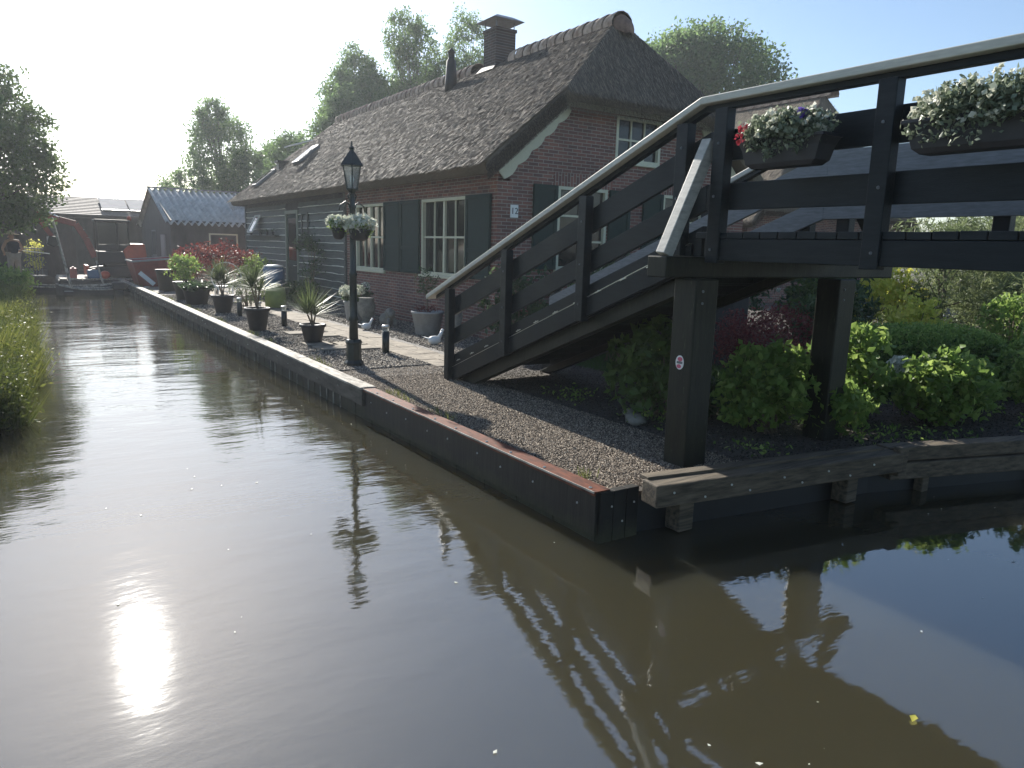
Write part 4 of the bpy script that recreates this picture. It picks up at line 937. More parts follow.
# hanging wall basket
o = thing('wall_basket', 'dark hanging basket of trailing leaves on the siding by the door', 'hanging basket', (6.75, 21.0, 2.1))
MB().lathe((6.75, 21.0, 2.0), [(.08, 0), (.2, .15), (.22, .2)], 14).build('bowl', M['pot'], o, True)
P, T, C = clumps((6.75, 21, 2.1), (.25, .5, .25), 50, 12, .1); A, Bq = leafset(P, .07); quads('foliage', P, A, Bq, T, M['leafdark'], o)

# ================================================================== GARDEN under and beyond the bridge
mb = MB(); mb.add([(6.4, 5.4, G+.006), (10.5, 5.4, G+.006), (10.5, 11, G+.006), (7.2, 11, G+.006)], [(0, 1, 2, 3)]); struct(mb.build('lawn', M['grassground']))
n = 30000; P = np.stack([rng.uniform(6.6, 10.4, n), rng.uniform(5.4, 9, n), np.full(n, G)], 1); A = rdir(n)*.02; A[:, 2] = rng.uniform(.03, .07, n); Bq = rdir(n)*.004; Bq[:, 2] = 0
stuff(quads('grass', P, A, Bq, rng.uniform(0, 1, n), M['lawn'], None, 'blade'), 'mown green lawn behind the bridge legs', 'grass')
HG = 'hydrangea bushes along the timber edging'
shrub('hydrangea_bush', 'fresh green hydrangea bush between the two bridge legs', 'bush', (5.75, 4.35, G), .62, .42, .82, 2550, .09, 'leafbright', .6, 9, .085, 14, HG)
shrub('hydrangea_bush', 'tall leafy hydrangea just right of the second bridge leg', 'bush', (7.0, 4.3, G), .42, .38, .95, 2040, .09, 'leafbright', .6, 9, .085, 12, HG)
shrub('hydrangea_bush', 'wide hydrangea in front of the clipped hedge with white flowers behind', 'bush', (7.75, 3.75, G), .62, .42, .72, 2890, .09, 'leafbright', .6, 9, .085, 14, HG)
shrub('hydrangea_bush', 'hydrangea at the right end of the garden bed by the water', 'bush', (9.3, 3.3, G), .75, .45, .85, 3400, .09, 'leafbright', .6, 9, .085, 14, HG)
shrub('hydrangea_bush', 'hydrangea farther right along the bank beyond the others', 'bush', (10.9, 3.0, G), .7, .45, .95, 2720, .09, 'leafbright', .6, 9, .085, 12, HG)
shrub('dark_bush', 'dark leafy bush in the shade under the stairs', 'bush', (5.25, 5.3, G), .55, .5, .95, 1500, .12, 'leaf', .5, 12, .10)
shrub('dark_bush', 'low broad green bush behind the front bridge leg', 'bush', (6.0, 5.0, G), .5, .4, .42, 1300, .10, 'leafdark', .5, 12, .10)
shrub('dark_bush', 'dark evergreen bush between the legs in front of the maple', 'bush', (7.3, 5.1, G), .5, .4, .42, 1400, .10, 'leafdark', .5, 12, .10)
tree('japanese_maple', 'low spreading dark red maple framed by the bridge legs', 'tree', (8.0, 6.1, G), 1.0, [(0, 0, .62, .95, .7, .32, 160, 26, .16), (-.5, -.1, .52, .5, .5, .25, 60, 22, .14), (.5, .1, .75, .5, .5, .25, 60, 22, .14)], .055, 'leafmaple', .035, .3, aspect=.35, mt='twig')
for (x, y, rx, ry, h, n, lf, mm, lb) in (

    (6.35, 4.0, .4, .3, .55, 1100, .09, 'leafbright', 'low bush close to the second bridge leg'), (6.3, 6.3, .4, .4, .5, 900, .09, 'leafbright', 'small bush at the near edge of the lawn'),
    (8.45, 3.9, .45, .35, .6, 1300, .08, 'leafbright', 'low bush filling between two wide hydrangeas'), (10.1, 3.9, .5, .4, .8, 1500, .09, 'leafbright', 'bush right of the hedge middle'),
    (9.0, 5.9, .7, .4, 1.3, 1500, .10, 'leafdark', 'tall dark bush left behind the hedge end'), (7.4, 8.4, .8, .6, 1.5, 1600, .11, 'leafdark', 'dark bush beside the white flowered ones'),
    (12.6, 5.2, .7, .5, 1.2, 1800, .09, 'leafbright', 'green bush beyond the right end of the hedge'), (6.6, 9.9, .7, .5, 1.4, 1400, .11, 'leafdark', 'dark bush in front of the brick gable'),
    (8.9, 10.5, .8, .5, 1.5, 1500, .11, 'leaf', 'green bush under the gable window seen through the rails'), (11.9, 2.6, .7, .4, 1.0, 1700, .09, 'leafbright', 'last bush on the bank at the picture edge')):
    shrub('garden_bush', lb, 'bush', (x, y, G), rx, ry, h, n, lf, mm, .5, 11, .10, 10, 'green bushes filling the garden bed')
n = 7000; x_ = rng.uniform(4.8, 12, n); ex = np.interp(x_, [3.4, 5.8, 7.28, 12], [3.66, 3.34, 2.9, 1.55]); P = np.stack([x_, ex+.25+3.0*rng.uniform(0, 1, n), np.full(n, G+.03)+rng.uniform(0, .10, n)], 1)
k_ = (np.sin(P[:, 0]*3.1)+np.sin(P[:, 1]*4.3+P[:, 0]))>.1; P = P[k_]; A, Bq = leafset(P, .05, .5)
stuff(quads('ground_cover', P, A, Bq, rng.uniform(0, 1, len(P)), M['leafbright'], None), 'low green ground cover between the garden bushes', 'ground cover')
# clipped hedge
o = thing('clipped_hedge', 'long rounded clipped box hedge behind the hydrangeas', 'hedge', (9.6, 5.0, G))
n = 34000; a = rng.uniform(0, 1, n); d = rdir(n); d[:, 2] = np.abs(d[:, 2])
c0 = np.array([8.3, 5.35, G]); c1 = np.array([10.7, 4.65, G]); rd_ = np.clip(1-(2*a-1)**4, 0, 1)**.5
P = c0+(c1-c0)*a[:, None]+np.sign(d)*np.abs(d)**.8*np.array([.35, .62, .84])*(.35+.65*rd_[:, None])*rng.uniform(.90, 1.03, (n, 1))
A, Bq = leafset(P, .05, .6); quads('foliage', P, A, Bq, np.clip(rng.uniform(-.1, .6, n)+.4*(P[:, 2] > G+.6), 0, 1), M['leafbright'], o)  # leaves near the hedge top toned lighter, as if sunlit
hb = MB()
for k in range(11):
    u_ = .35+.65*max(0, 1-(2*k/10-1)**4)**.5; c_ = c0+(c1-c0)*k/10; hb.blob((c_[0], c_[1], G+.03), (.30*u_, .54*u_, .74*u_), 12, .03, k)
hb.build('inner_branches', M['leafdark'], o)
shrub('rhododendron', 'rhododendron with pink flower heads behind the hedge', 'bush', (11.4, 7.6, G), .9, .7, 1.6, 2400, .13, 'leafdark', .4, 12, .15, 12, None, ('pinkpetal', 7, .17))
shrub('yellow_bush', 'bright yellow green bush beside the rhododendron', 'bush', (13.0, 7.6, G), 1.0, .6, 1.45, 2200, .12, 'yellowleaf', .5, 12, .14)
shrub('yellow_azalea', 'low yellow azalea just above the clipped hedge', 'bush', (11.3, 6.0, G), .75, .4, 1.05, 1800, .09, 'yellowleaf', .6, 12, .1)
shrub('pink_azalea', 'small azalea with pink flowers left of the yellow bush', 'bush', (10.2, 7.0, G), .5, .5, 1.55, 1300, .1, 'leaf', .5, 12, .12, 10, None, ('pinkpetal', 8, .12))
shrub('white_flower_bush', 'dark bush dotted with white flowers behind the maple', 'bush', (9.6, 8.3, G), .8, .7, 1.7, 2200, .1, 'leafdark', .5, 12, .14, 10, None, ('petal', 16, .07))
shrub('white_flower_bush', 'dark bush with a few white flowers near the second house', 'bush', (8.6, 9.4, G), .7, .6, 1.5, 1600, .1, 'leafdark', .5, 12, .14, 10, None, ('petal', 8, .07))
PG = 'silvery pines at the right edge of the garden'
for (x, y, h_, r_, lb) in ((14.6, 7.4, 2.5, 1.6, 'silvery green tamarisk nearest the yellow bush'), (16.6, 6.6, 2.75, 1.9, 'tall silvery pine at the right edge behind the hedge'), (14.2, 5.3, 1.6, 1.2, 'low brownish pine right behind the clipped hedge'), (18.5, 8.0, 2.9, 2.0, 'rear pale pine seen between the far rails and deck'), (20.8, 6.6, 3.0, 2.2, 'outermost pine at the right garden edge'), (21.6, 6.4, 4.9, 1.5, 'tall dark pine rising behind the pale flower box'), (20.2, 8.2, 4.3, 1.3, 'tall pine just right of the rail post'), (23.8, 4.6, 5.8, 2.0, 'tallest garden pine outside the right rail')):
    tree('garden_pine', lb, 'tree', (x, y, G), h_, [(0, 0, h_*.5, r_, r_*.8, h_*.5, 260, 60, .24)], .13, 'leafgrey', .06, group=PG, aspect=.16)
# white cloth lumps in hydrangeas
for (x, y, lb) in ((8.0, 4.35, 'white flower head cluster among the hydrangeas, left one'), (8.5, 4.25, 'white flower head cluster among the hydrangeas, right one')):
    o = thing('white_hydrangea', lb, 'flowers', (x, y, G))
    P = np.array([x, y, G+.46])+rdir(260)*np.array([.18, .14, .13]); A, Bq = leafset(P, .07, .9); quads('flower_head', P, A, Bq, rng.uniform(0, 1, 260), M['petal'], o)
    mb = MB(); [mb.tube([(x+d_, y, G), (x+d_*.6, y, G+.42)], .008, 5) for d_ in (-.06, 0, .06)]; mb.build('stem', M['twig'], o)
mb = MB(); mb.box(8.55, 8.9, 7.2, 7.55, G, G+1.1); mb.box(8.51, 8.94, 7.16, 7.59, G+1.1, G+1.16); tag(mb.build('garden_column', M['darkboard'], None, bevel=.02), 'dark square column at the back of the lawn', 'column')

# ================================================================== LEFT BANK reeds
def bankx(yy): return -.10+.10*np.sin(yy*1.7)+.06*np.sin(yy*4.1+1)+.16*np.clip((yy-9)/3, 0, 1)
n = 34000; yy = 8.9+(31-8.9)*rng.uniform(0, 1, n)**1.6; dx = 1.9*rng.uniform(0, 1, n)**1.2; xx = -.10-dx+bankx(yy)
P = np.stack([xx, yy, np.where(dx > .25, .46, .02+dx*1.4)], 1)
Lh = .36*rng.uniform(.4, 1.3, n)*(1+.35*np.sin(yy*2.3+xx*3)*np.sin(yy*.7)); Lh += np.where(dx < .25, .12, 0)
A = rdir(n)*.55; A[:, 0] += .15; A[:, 2] = 1; A *= Lh[:, None]; Bq = rdir(n)*.007; Bq[:, 2] = 0
Tn = np.clip(.4+.3*np.sin(yy*1.3+xx*2)+rng.normal(0, .22, n), 0, 1)
stuff(quads('reeds', P, A, Bq, Tn, M['reed'], None, 'blade'), 'tall yellow green grass and reeds overhanging the left bank', 'reeds')
n = 42000; yy = 8.7+(31-8.7)*rng.uniform(0, 1, n)**1.6; dx = 1.7*rng.uniform(0, 1, n); hh = .5+.35*np.clip(.5+.5*np.sin(yy*1.9)*np.sin(dx*3+yy*.6), 0, 1)
P = np.stack([-.02-dx+bankx(yy)-.0, yy, .06+(hh-.0)*rng.uniform(0, 1, n)**.6], 1); P[:, 0] += .1*rng.normal(size=n)
A, Bq = leafset(P, .055, .4); stuff(quads('bank_herbs', P, A, Bq, np.clip(.45+.35*np.sin(yy*1.1)+rng.normal(0, .2, n), 0, 1), M['reed'], None), 'small leafy weeds growing through the bank reeds', 'weeds')
shrub('bank_bush', 'dark leafy bush at the far end of the reeds below the person', 'bush', (-.5, 25.5, .45), .9, 1.3, .75, 2400, .13, 'leafbright', .5, 12, .2)

# ================================================================== FAR END
tree('bank_tree', 'large dense tree overhanging the left bank', 'tree', (-1.7, 29.5, .48), 7.5,
     [(.1, 0, 4.3, 3.0, 2.5, 2.4, 340, 46, .42), (-.6, 0, 6.2, 1.8, 1.6, 1.6, 130, 40, .36), (1.7, -.2, 3.6, 1.6, 1.5, 1.4, 130, 40, .36), (.6, 0, 2.4, 2.1, 1.5, .75, 90, 36, .35), (1.3, 0, 5.4, 1.3, 1.2, 1.5, 100, 40, .34), (.0, 0, 7.2, .7, .7, 1.1, 30, 36, .3)], .15, 'leaf', .16)
tree('yellow_tree', 'sunlit yellowish tree at the left margin before the dense one', 'tree', (-2.9, 26.0, .48), 3.5, [(0, 0, 2.4, 1.05, 1.2, 1.1, 90, 30, .3)], .13, 'reed', .08)
def far(cs, k=2.6): return [(a, b_, c_, d_, e_, f_, int(g_*k), h_, i_*.85) for (a, b_, c_, d_, e_, f_, g_, h_, i_) in cs]
tree('alder_tree', 'hazy tree with open left side behind the corrugated shed', 'tree', (10.0, 46, G), 9, far([(0, 0, 6.4, 1.8, 1.8, 2.6, 120, 34, .55), (-1.9, 0, 4.4, 1.4, 1.3, 1.1, 46, 26, .45), (1.5, 0, 5.2, 1.5, 1.5, 1.9, 80, 34, .5), (-.3, 0, 8.3, .9, .9, 1.2, 34, 26, .4), (2.9, 0, 5.3, 1.1, 1.2, 2.2, 60, 30, .45)]), .17, 'leaffar', .15)
TG = 'trees behind the thatched roof'
tree('poplar_tree', 'small hazy tree at the left end of the thatched roof', 'tree', (12.9, 42, G), 8, far([(0, 0, 5.3, 1.4, 1.4, 2.4, 90, 36, .5), (1.0, 0, 4.6, 1.5, 1.4, 1.8, 70, 34, .5), (-1.5, 0, 4.0, 1.0, 1.2, 1.3, 40, 34, .5)]), .17, 'leaffar', .14, group=TG)
tree('poplar_tree', 'bright green tree low behind the middle of the ridge', 'tree', (16.2, 40, G), 10, far([(0, 0, 8.0, 2.1, 1.8, 2.3, 150, 38, .55), (-1.4, 0, 6.4, 1.7, 1.5, 2.2, 110, 36, .5), (2.0, 0, 7.4, 1.8, 1.5, 2.4, 110, 36, .5)]), .17, 'leaffar', .16, group=TG)
tree('poplar_tree', 'taller tree rising in the centre of the group behind the ridge', 'tree', (16.6, 42, G), 12.5, far([(0, 0, 10.2, 1.3, 1.3, 2.4, 100, 36, .5), (-.9, 0, 8.8, 1.3, 1.2, 2.2, 70, 34, .45)]), .17, 'leaffar', .16, group=TG)
tree('birch_tree', 'feathery birch left of the flue pipe', 'tree', (19.5, 40, G), 14.5, far([(0, 0, 11.4, 1.4, 1.3, 2.8, 110, 34, .45), (-.9, 0, 12.8, 1.0, 1.0, 1.6, 50, 26, .4), (.3, 0, 9.4, 1.7, 1.4, 2.4, 90, 34, .5)], 2.2), .15, 'leaffar', .15, .5, TG)
tree('birch_tree', 'feathery birch right of the flue pipe by the chimney', 'tree', (22.0, 39, G), 14.5, far([(0, 0, 12.0, 1.3, 1.3, 2.8, 100, 34, .45), (.9, 0, 11.0, 1.1, 1.0, 2.0, 50, 26, .4), (-.6, 0, 9.8, 1.6, 1.4, 2.2, 80, 34, .5)], 2.2), .15, 'leaffar', .15, .5, TG)
tree('poplar_tree', 'broad green crown filling the gap under the feathery birches', 'tree', (18.2, 41, G), 11, far([(0, 0, 8.8, 2.3, 1.8, 2.4, 130, 38, .55), (-1.6, 0, 9.3, 1.5, 1.5, 2.0, 70, 36, .5), (2.6, 0, 9.2, 2.2, 1.6, 2.2, 110, 36, .5)]), .17, 'leaffar', .16, group=TG)
tree('broadleaf_tree', 'big round green tree behind the gable, right of the ridge end', 'tree', (38.2, 35.5, G), 16, far([(0, 0, 11.0, 5.8, 4.5, 5.0, 420, 40, .9), (-2.2, 0, 13.1, 2.8, 2.6, 2.1, 110, 36, .75), (3.6, 0, 8.6, 3, 3, 3.2, 150, 36, .8), (-4.5, 0, 11.5, 2, 2, 2.4, 60, 36, .7)], 2.2), .26, 'leaffar', .35)

# barn
Bn = thing('boat_barn', 'low dark barn with tiled roof and solar panels at the canal end', 'barn', (2, 42, G))
mb = MB(); mb.box(-2.5, 7.0, 43.2, 43.4, G, 3.3); mb.build('back_wall', M['darkboard'], Bn)
mb = MB(); mb.box(-2.5, -2.3, 41.2, 43.2, G, 3.1); mb.box(6.8, 7, 41.2, 43.2, G, 3.1); mb.build('side_wall', M['darkboard'], Bn)
for x in (-1.2, .6, 2.2, 3.6, 5.2): MB().box(x-.07, x+.07, 41.0, 41.14, G, 3.05).build('post', M['darkboard'], Bn, bevel=.01)
mb = MB(); mb.box(-2.6, 7.1, 40.9, 41.05, 3.0, 3.2); mb.build('eave_beam', M['darkboard'], Bn)
mb = MB()
for k in range(12):
    y0 = 40.6+k*.23; z0 = 3.12+k*.078; mb.add([(-2.8, y0, z0+.045), (7.2, y0, z0+.045), (7.2, y0+.25, z0+.095), (-2.8, y0+.25, z0+.095), (-2.8, y0, z0), (7.2, y0, z0)], [(0, 1, 2, 3), (0, 4, 5, 1)])
mb.build('roof', mat('barn_tiles', (.14, .12, .11), .75, .3, 4, (2.5, 1, 1), .3), Bn, fix=False)
mb = MB(); mb.add([(-2.8, 43.3, 4.0), (7.2, 43.3, 4.0), (7.2, 45.5, 3.2), (-2.8, 45.5, 3.2)], [(0, 1, 2, 3)]); mb.build('rear_roof', M['darkboard'], Bn)
for k in range(3):
    x0 = 3.45+k*1.2; d = Vector((0, 2.4, .82)).normalized(); c_ = Vector((x0+.57, 41.95, 3.73))
    p = MB(); p.beam(c_-d*.95, c_+d*.95, 1.14, .04); pn = p.build('solar_panel', M['solar'], Bn)
    p = MB(); p.beam(c_-d*.97, c_-d*.95, 1.16, .05); p.beam(c_+d*.95, c_+d*.97, 1.16, .05); p.build('frame', M['steel'], pn)
MB().lathe((-.2, 41.9, 3.5), [(.06, 0), (.06, .9), (.09, .9), (.09, .95)], 10).build('flue', M['metal'], Bn)
# fence and gate behind person
o = thing('garden_gate', 'pale barred garden gate lit from behind beside the person', 'gate', (.35, 34.6, .48))
for k in range(6): MB().tube([(.2+k*.1, 34.6, .5), (.2+k*.1, 34.6, 1.7)], .012, 5).build('bar', M['metal'], o)
for z in (.55, 1.6): MB().box(.14, .78, 34.58, 34.62, z, z+.05).build('rail', M['metal'], o)
tree('backlit_shrub', 'sunlit yellow shrub glowing behind the barred gate', 'shrub', (.5, 37.5, .48), 1.4, [(0, 0, .8, .25, .4, .6, 30, 20, .2)], .10, 'yellowleaf', .04)
o = thing('board_fence', 'dark board fence on the left bank behind the person', 'fence', (-1.8, 33.8, .48))
for k in range(14): MB().box(-3.6+k*.26, -3.35+k*.26, 33.8, 33.83, .48, 2.2).build('board', M['darkboard'], o)
o = thing('board_fence', 'dark fence panel right of the barred gate under the tree', 'fence', (1.0, 35.5, .48))
for k in range(4): MB().box(.9+k*.26, 1.15+k*.26, 35.6, 35.63, .48, 2.3).build('board', M['darkboard'], o)
mb = MB(); mb.box(.95, 1.35, 35.57, 35.595, 1.75, 2.1); tag(mb.build('notice_sign', M['greypot'], None, bevel=.004), 'small pale blank sign on the dark fence panel', 'sign')

# corrugated shed
S = thing('corrugated_shed', 'dark shed with corrugated cement roof beyond the red shrub', 'shed', (4.8, 31.5, G))
sx0, sx1, sy0, sy1 = 4.82, 9.6, 31.4, 39.6; ym = (sy0+sy1)/2; zr_, ze_ = 4.22, 2.85
for xa in (sx0+.1, sx1-.25): MB().prism([(sy0+.1, G-.05), (sy0+.1, 2.85), (ym, 4.1), (sy1-.1, 2.85), (sy1-.1, G-.05)], 'x', xa, xa+.15).build('gable_wall', M['darkboard'], S)
mb = MB(); mb.box(sx0+.25, sx1-.25, sy0+.1, sy0+.2, G-.05, 2.85); mb.build('front_wall', M['darkboard'], S)
for sgn_, yy0 in ((1, sy0), (-1, sy1)):
    mb = MB(); n = 20*6; V = []; 
    for i in range(n+1):
        x = sx0-.1+(sx1-sx0+.2)*i/n; dz = .07*math.sin(2*math.pi*i/6)
        V += [(x, yy0-.12*sgn_, ze_-.1+dz), (x, ym, zr_+dz), (x, yy0-.12*sgn_, ze_-.125+dz), (x, ym, zr_-.03+dz)]
    F = []
    for i in range(n): F += [(4*i, 4*i+4, 4*i+5, 4*i+1), (4*i, 4*i+2, 4*i+6, 4*i+4)]
    mb.add(V, F); mb.build('roof', M['shedroof'], S, True, fix=False)
MB().beam((sx0-.12, ym, zr_+.05), (sx1+.12, ym, zr_+.05), .3, .05).build('ridge_cap', M['metal'], S)
window(S, 'x', sx0+.1, 35.2, 36.4, 1.4, 2.5, 1, 1, fr='metal', depth=.04); window(S, 'y', sy0+.1, 6.3, 7.4, 1.5, 2.4, 2, 1, fr='cream', depth=.04)
mb = MB(); mb.box(sx0+.06, sx0+.1, 32.8, 33.8, 1.1, 2.3); mb.build('hatch', M['greypot'], S)
for k in range(3): MB().lathe((6.0+k*.35, sy0+.02, 1.5), [(.12, 0), (.12, .03)], 12).build('shelf_item', M['metal'], S)

# excavator (mini digger) at the canal end
E = thing('mini_excavator', 'orange and black mini excavator with raised boom at the canal end', 'excavator', (3.0, 33.0, .62))
ex, ey, ez = 3.2, 33.0, .62
for s_ in (-.62, .62):
    mb = MB(); prof = [(ex-1.0, ez), (ex-.85, ez-.0)]
    poly = [(ex+.85*math.cos(R(a))*1.0+(.25 if abs(a) < 90 or a > 270 else -.25)*1, ez+.22+.2*math.sin(R(a))) for a in range(0, 360, 24)]
    mb.prism(poly, 'y', ey+s_-.16, ey+s_+.16); mb.build('track', M['black'], E, bevel=.02)
MB().box(ex-.5, ex+.5, ey-.45, ey+.45, ez+.2, ez+.5).build('undercarriage', M['black'], E, bevel=.03)
MB().box(ex-.75, ex+.5, ey-.7, ey+.7, ez+.5, ez+1.0).build('chassis', M['black'], E, bevel=.06)
mb = MB(); mb.prism([(ex+.2, ez+.62), (ex+.85, ez+.62), (ex+.95, ez+.85), (ex+.9, ez+1.3), (ex+.35, ez+1.3), (ex+.1, ez+1.05)], 'y', ey-.72, ey+.72); mb.build('engine_cover', M['orange'], E, bevel=.07)
cb = MB(); x0, x1, y0, y1 = ex-.72, ex+.35, ey-.68, ey+.35
for (x, y) in ((x0, y0), (x1, y0), (x0, y1), (x1, y1), (ex-.05, y0)): cb.box(x-.035, x+.035, y-.035, y+.035, ez+1.0, ez+2.08)
cb.box(x0-.06, x1+.06, y0-.06, y1+.06, ez+2.08, ez+2.18); cb.box(x0, x1, y0-.02, y0+.02, ez+1.0, ez+1.25)
co = cb.build('cab', M['black'], E, bevel=.02)
mb = MB(); mb.box(x0+.03, x1-.03, y0-.008, y0-.002, ez+1.25, ez+2.05); mb.box(x0-.008, x0-.002, y0+.03, y1-.03, ez+1.1, ez+2.05); mb.build('window', M['glass'], co)
MB().box(ex-.4, ex+.1, ey-.3, ey+.1, ez+1.0, ez+1.5).build('seat', M['black'], co, bevel=.04)
MB().lathe((ex+.42, ey-.5, ez+2.18), [(.07, 0), (.08, .1), (.04, .16)], 12).build('beacon', M['orange'], E, True)
def boomseg(p, name, m_, w_=.16):
    mb = MB()
    for a, b_ in zip(p[:-1], p[1:]): mb.beam(a, b_, w_, w_*1.5)
    return mb.build(name, M[m_], E, bevel=.02)
bo = [(ex-.8, ey-.1, ez+.75), (ex-1.05, ey-.1, ez+1.45), (ex-1.35, ey-.1, ez+1.98), (ex-1.9, ey-.1, ez+2.12), (ex-2.55, ey-.1, ez+2.2)]
boomseg(bo, 'boom', 'red', .15)
boomseg([(ex-2.6, ey-.1, ez+2.35), (ex-2.4, ey-.1, ez+1.9), (ex-2.15, ey-.1, ez+1.5)], 'arm', 'red', .11)
MB().tube([(ex-1.1, ey-.1, ez+1.75), (ex-2.3, ey-.1, ez+2.42)], .035, 8).build('hydraulic_ram', M['steel'], E)
mb = MB(); mb.prism([(ex-2.25, ez+1.5), (ex-2.0, ez+1.5), (ex-1.9, ez+1.25), (ex-2.1, ez+1.1), (ex-2.35, ez+1.2)], 'y', ey-.35, ey+.15); mb.build('bucket', M['black'], E, bevel=.02)
MB().box(ex-1.15, ex-1.05, ey-.7, ey+.7, ez+.1, ez+.45).build('blade', M['orange'], E, bevel=.02)
# work pontoon and boats
o = thing('work_pontoon', 'flat dark work pontoon carrying the mini excavator', 'pontoon', (2.3, 33.2, 0))
MB().box(1.1, 4.6, 31.6, 35.0, -.5, .56).build('hull', M['black'], o, bevel=.05)
mb = MB()
for k in range(14): mb.box(1.15+k*.245, 1.375+k*.245, 31.65, 34.95, .562, .61)
mb.build('deck_boards', M['capwood'], o)
def punt(cx, cy, L_, wd, rot, label, m_='darkboard', inside='white'):
    o = thing('wooden_punt', label, 'boat', (0, 0, 0), 'moored work boats'); n = 12; mb = MB(); V = []
    for i in range(n+1):
        u = i/n; s_ = math.sin(math.pi*(.08+.84*u))**.45; x = (u-.5)*L_; zz = .30+.16*abs(2*u-1)**2.5
        V += [(x, -wd/2*s_, zz), (x, -wd/2*s_*.75, -.05+.12*abs(2*u-1)**3), (x, wd/2*s_*.75, -.05+.12*abs(2*u-1)**3), (x, wd/2*s_, zz)]
    F = []
    for i in range(n):
        for j in range(3): F.append((4*i+j, 4*i+4+j, 4*i+5+j, 4*i+1+j))
    F += [(0, 1, 2, 3), (4*n, 4*n+1, 4*n+2, 4*n+3)]; mb.add(V, F); h_ = mb.build('hull', M[m_], o, fix=False)
    s2 = h_.modifiers.new('s', 'SOLIDIFY'); s2.thickness = .04; s2.offset = 0
    mb = MB()
    for k in range(7): x = (-.38+.125*k)*L_; mb.box(x-.14, x+.14, -wd*.40, wd*.40, .235, .27)
    mb.build('deck_planks', M[inside], o)
    g_ = MB()
    for sd_ in (0, 3):
        g_.tube([(V[4*i+sd_][0], V[4*i+sd_][1], V[4*i+sd_][2]) for i in range(n+1)], .03, 6)
    g_.build('gunwale', M['capwood'], o)
    o.location = (cx, cy, WL-.12); o.rotation_euler = (0, 0, rot); return o
punt(1.2, 30.6, 3.6, 1.15, R(-14), 'long flat punt with plank load below the excavator')
punt(2.1, 29.1, 2.3, .9, R(8), 'short punt with red box moored against the pontoon', inside='greypot')
mb = MB(); mb.box(1.15, 1.75, 30.2, 30.7, .1, .34); tag(mb.build('red_crate', M['red'], None, bevel=.02), 'low dull red crate on the long punt', 'crate')
ol = MB(); ol.box(2.6, 2.9, 28.6, 28.9, -.3, .5); ol.box(2.55, 2.95, 28.55, 28.95, .38, .64); tag(ol.build('outboard_motor', M['black'], None, bevel=.05), 'black outboard motor at the stern of the short punt', 'motor')
o = thing('mooring_pole', 'slanting grey wooden pole standing in front of the barn', 'pole', (1.35, 29.8, 0), 'slanting mooring poles')
MB().tube([(1.5, 29.2, -.3), (1.0, 29.9, 2.75)], .05, 8, .035).build('shaft', M['capwood'], o, True)
o = thing('mooring_pole', 'short slanting pole beside the excavator tracks', 'pole', (2.5, 30.5, 0), 'slanting mooring poles')
MB().tube([(2.55, 30.0, -.3), (2.25, 30.3, 1.3)], .04, 8, .03).build('shaft', M['capwood'], o, True)
b_ = MB().blob((2.55, 31.0, .78), (.17, .17, .15), 14, 0); tag(b_.build('orange_buoy', M['orange'], None, True), 'orange round buoy in front of the excavator', 'buoy')
for k, (x, y, s_, lb) in enumerate(((2.9, 30.6, .16, 'small black bucket beside the orange buoy'), (2.95, 29.6, .14, 'small black bucket on the quay end by the punt'))):
    tag(MB().lathe((x, y, .2), [(s_*.8, 0), (s_, .35), (s_*1.05, .36)], 14).build('bucket', M['black'], None, True), lb, 'bucket')
# red skip on quay with dark bin
o = thing('red_skip', 'faded red steel skip with sloping end on the far quay', 'skip', (3.9, 28.6, G))
mb = MB(); mb.add([(3.35, 28.3, G), (4.3, 28.3, G), (4.3, 29.7, G), (3.35, 29.7, G), (3.15, 28.0, G+.85), (4.6, 28.0, G+.98), (4.6, 30, G+.98), (3.15, 30, G+.85)],
                  [(0, 3, 2, 1), (0, 1, 5, 4), (1, 2, 6, 5), (2, 3, 7, 6), (3, 0, 4, 7)]); so3 = mb.build('body', M['red'], o, fix=False); q_ = so3.modifiers.new('s', 'SOLIDIFY'); q_.thickness = .04
mb = MB(); mb.tube([(3.15, 28, G+.86), (4.6, 28, G+.99), (4.6, 30, G+.99), (3.15, 30, G+.86), (3.15, 28, G+.86)], .035, 6); mb.build('rim', M['greypot'], o)
mb = MB(); mb.beam((3.32, 27.9, G+.5), (3.75, 27.9, G+.1), .03, .14, (0, 0, 1)); mb.build('white_stripe', M['white'], o)
tag(MB().lathe((3.85, 25.9, G), [(.24, 0), (.30, .6), (.33, .62), (.33, .68)], 18).build('black_tub', M['black'], None, True), 'tall black tub standing in front of the red skip', 'tub')

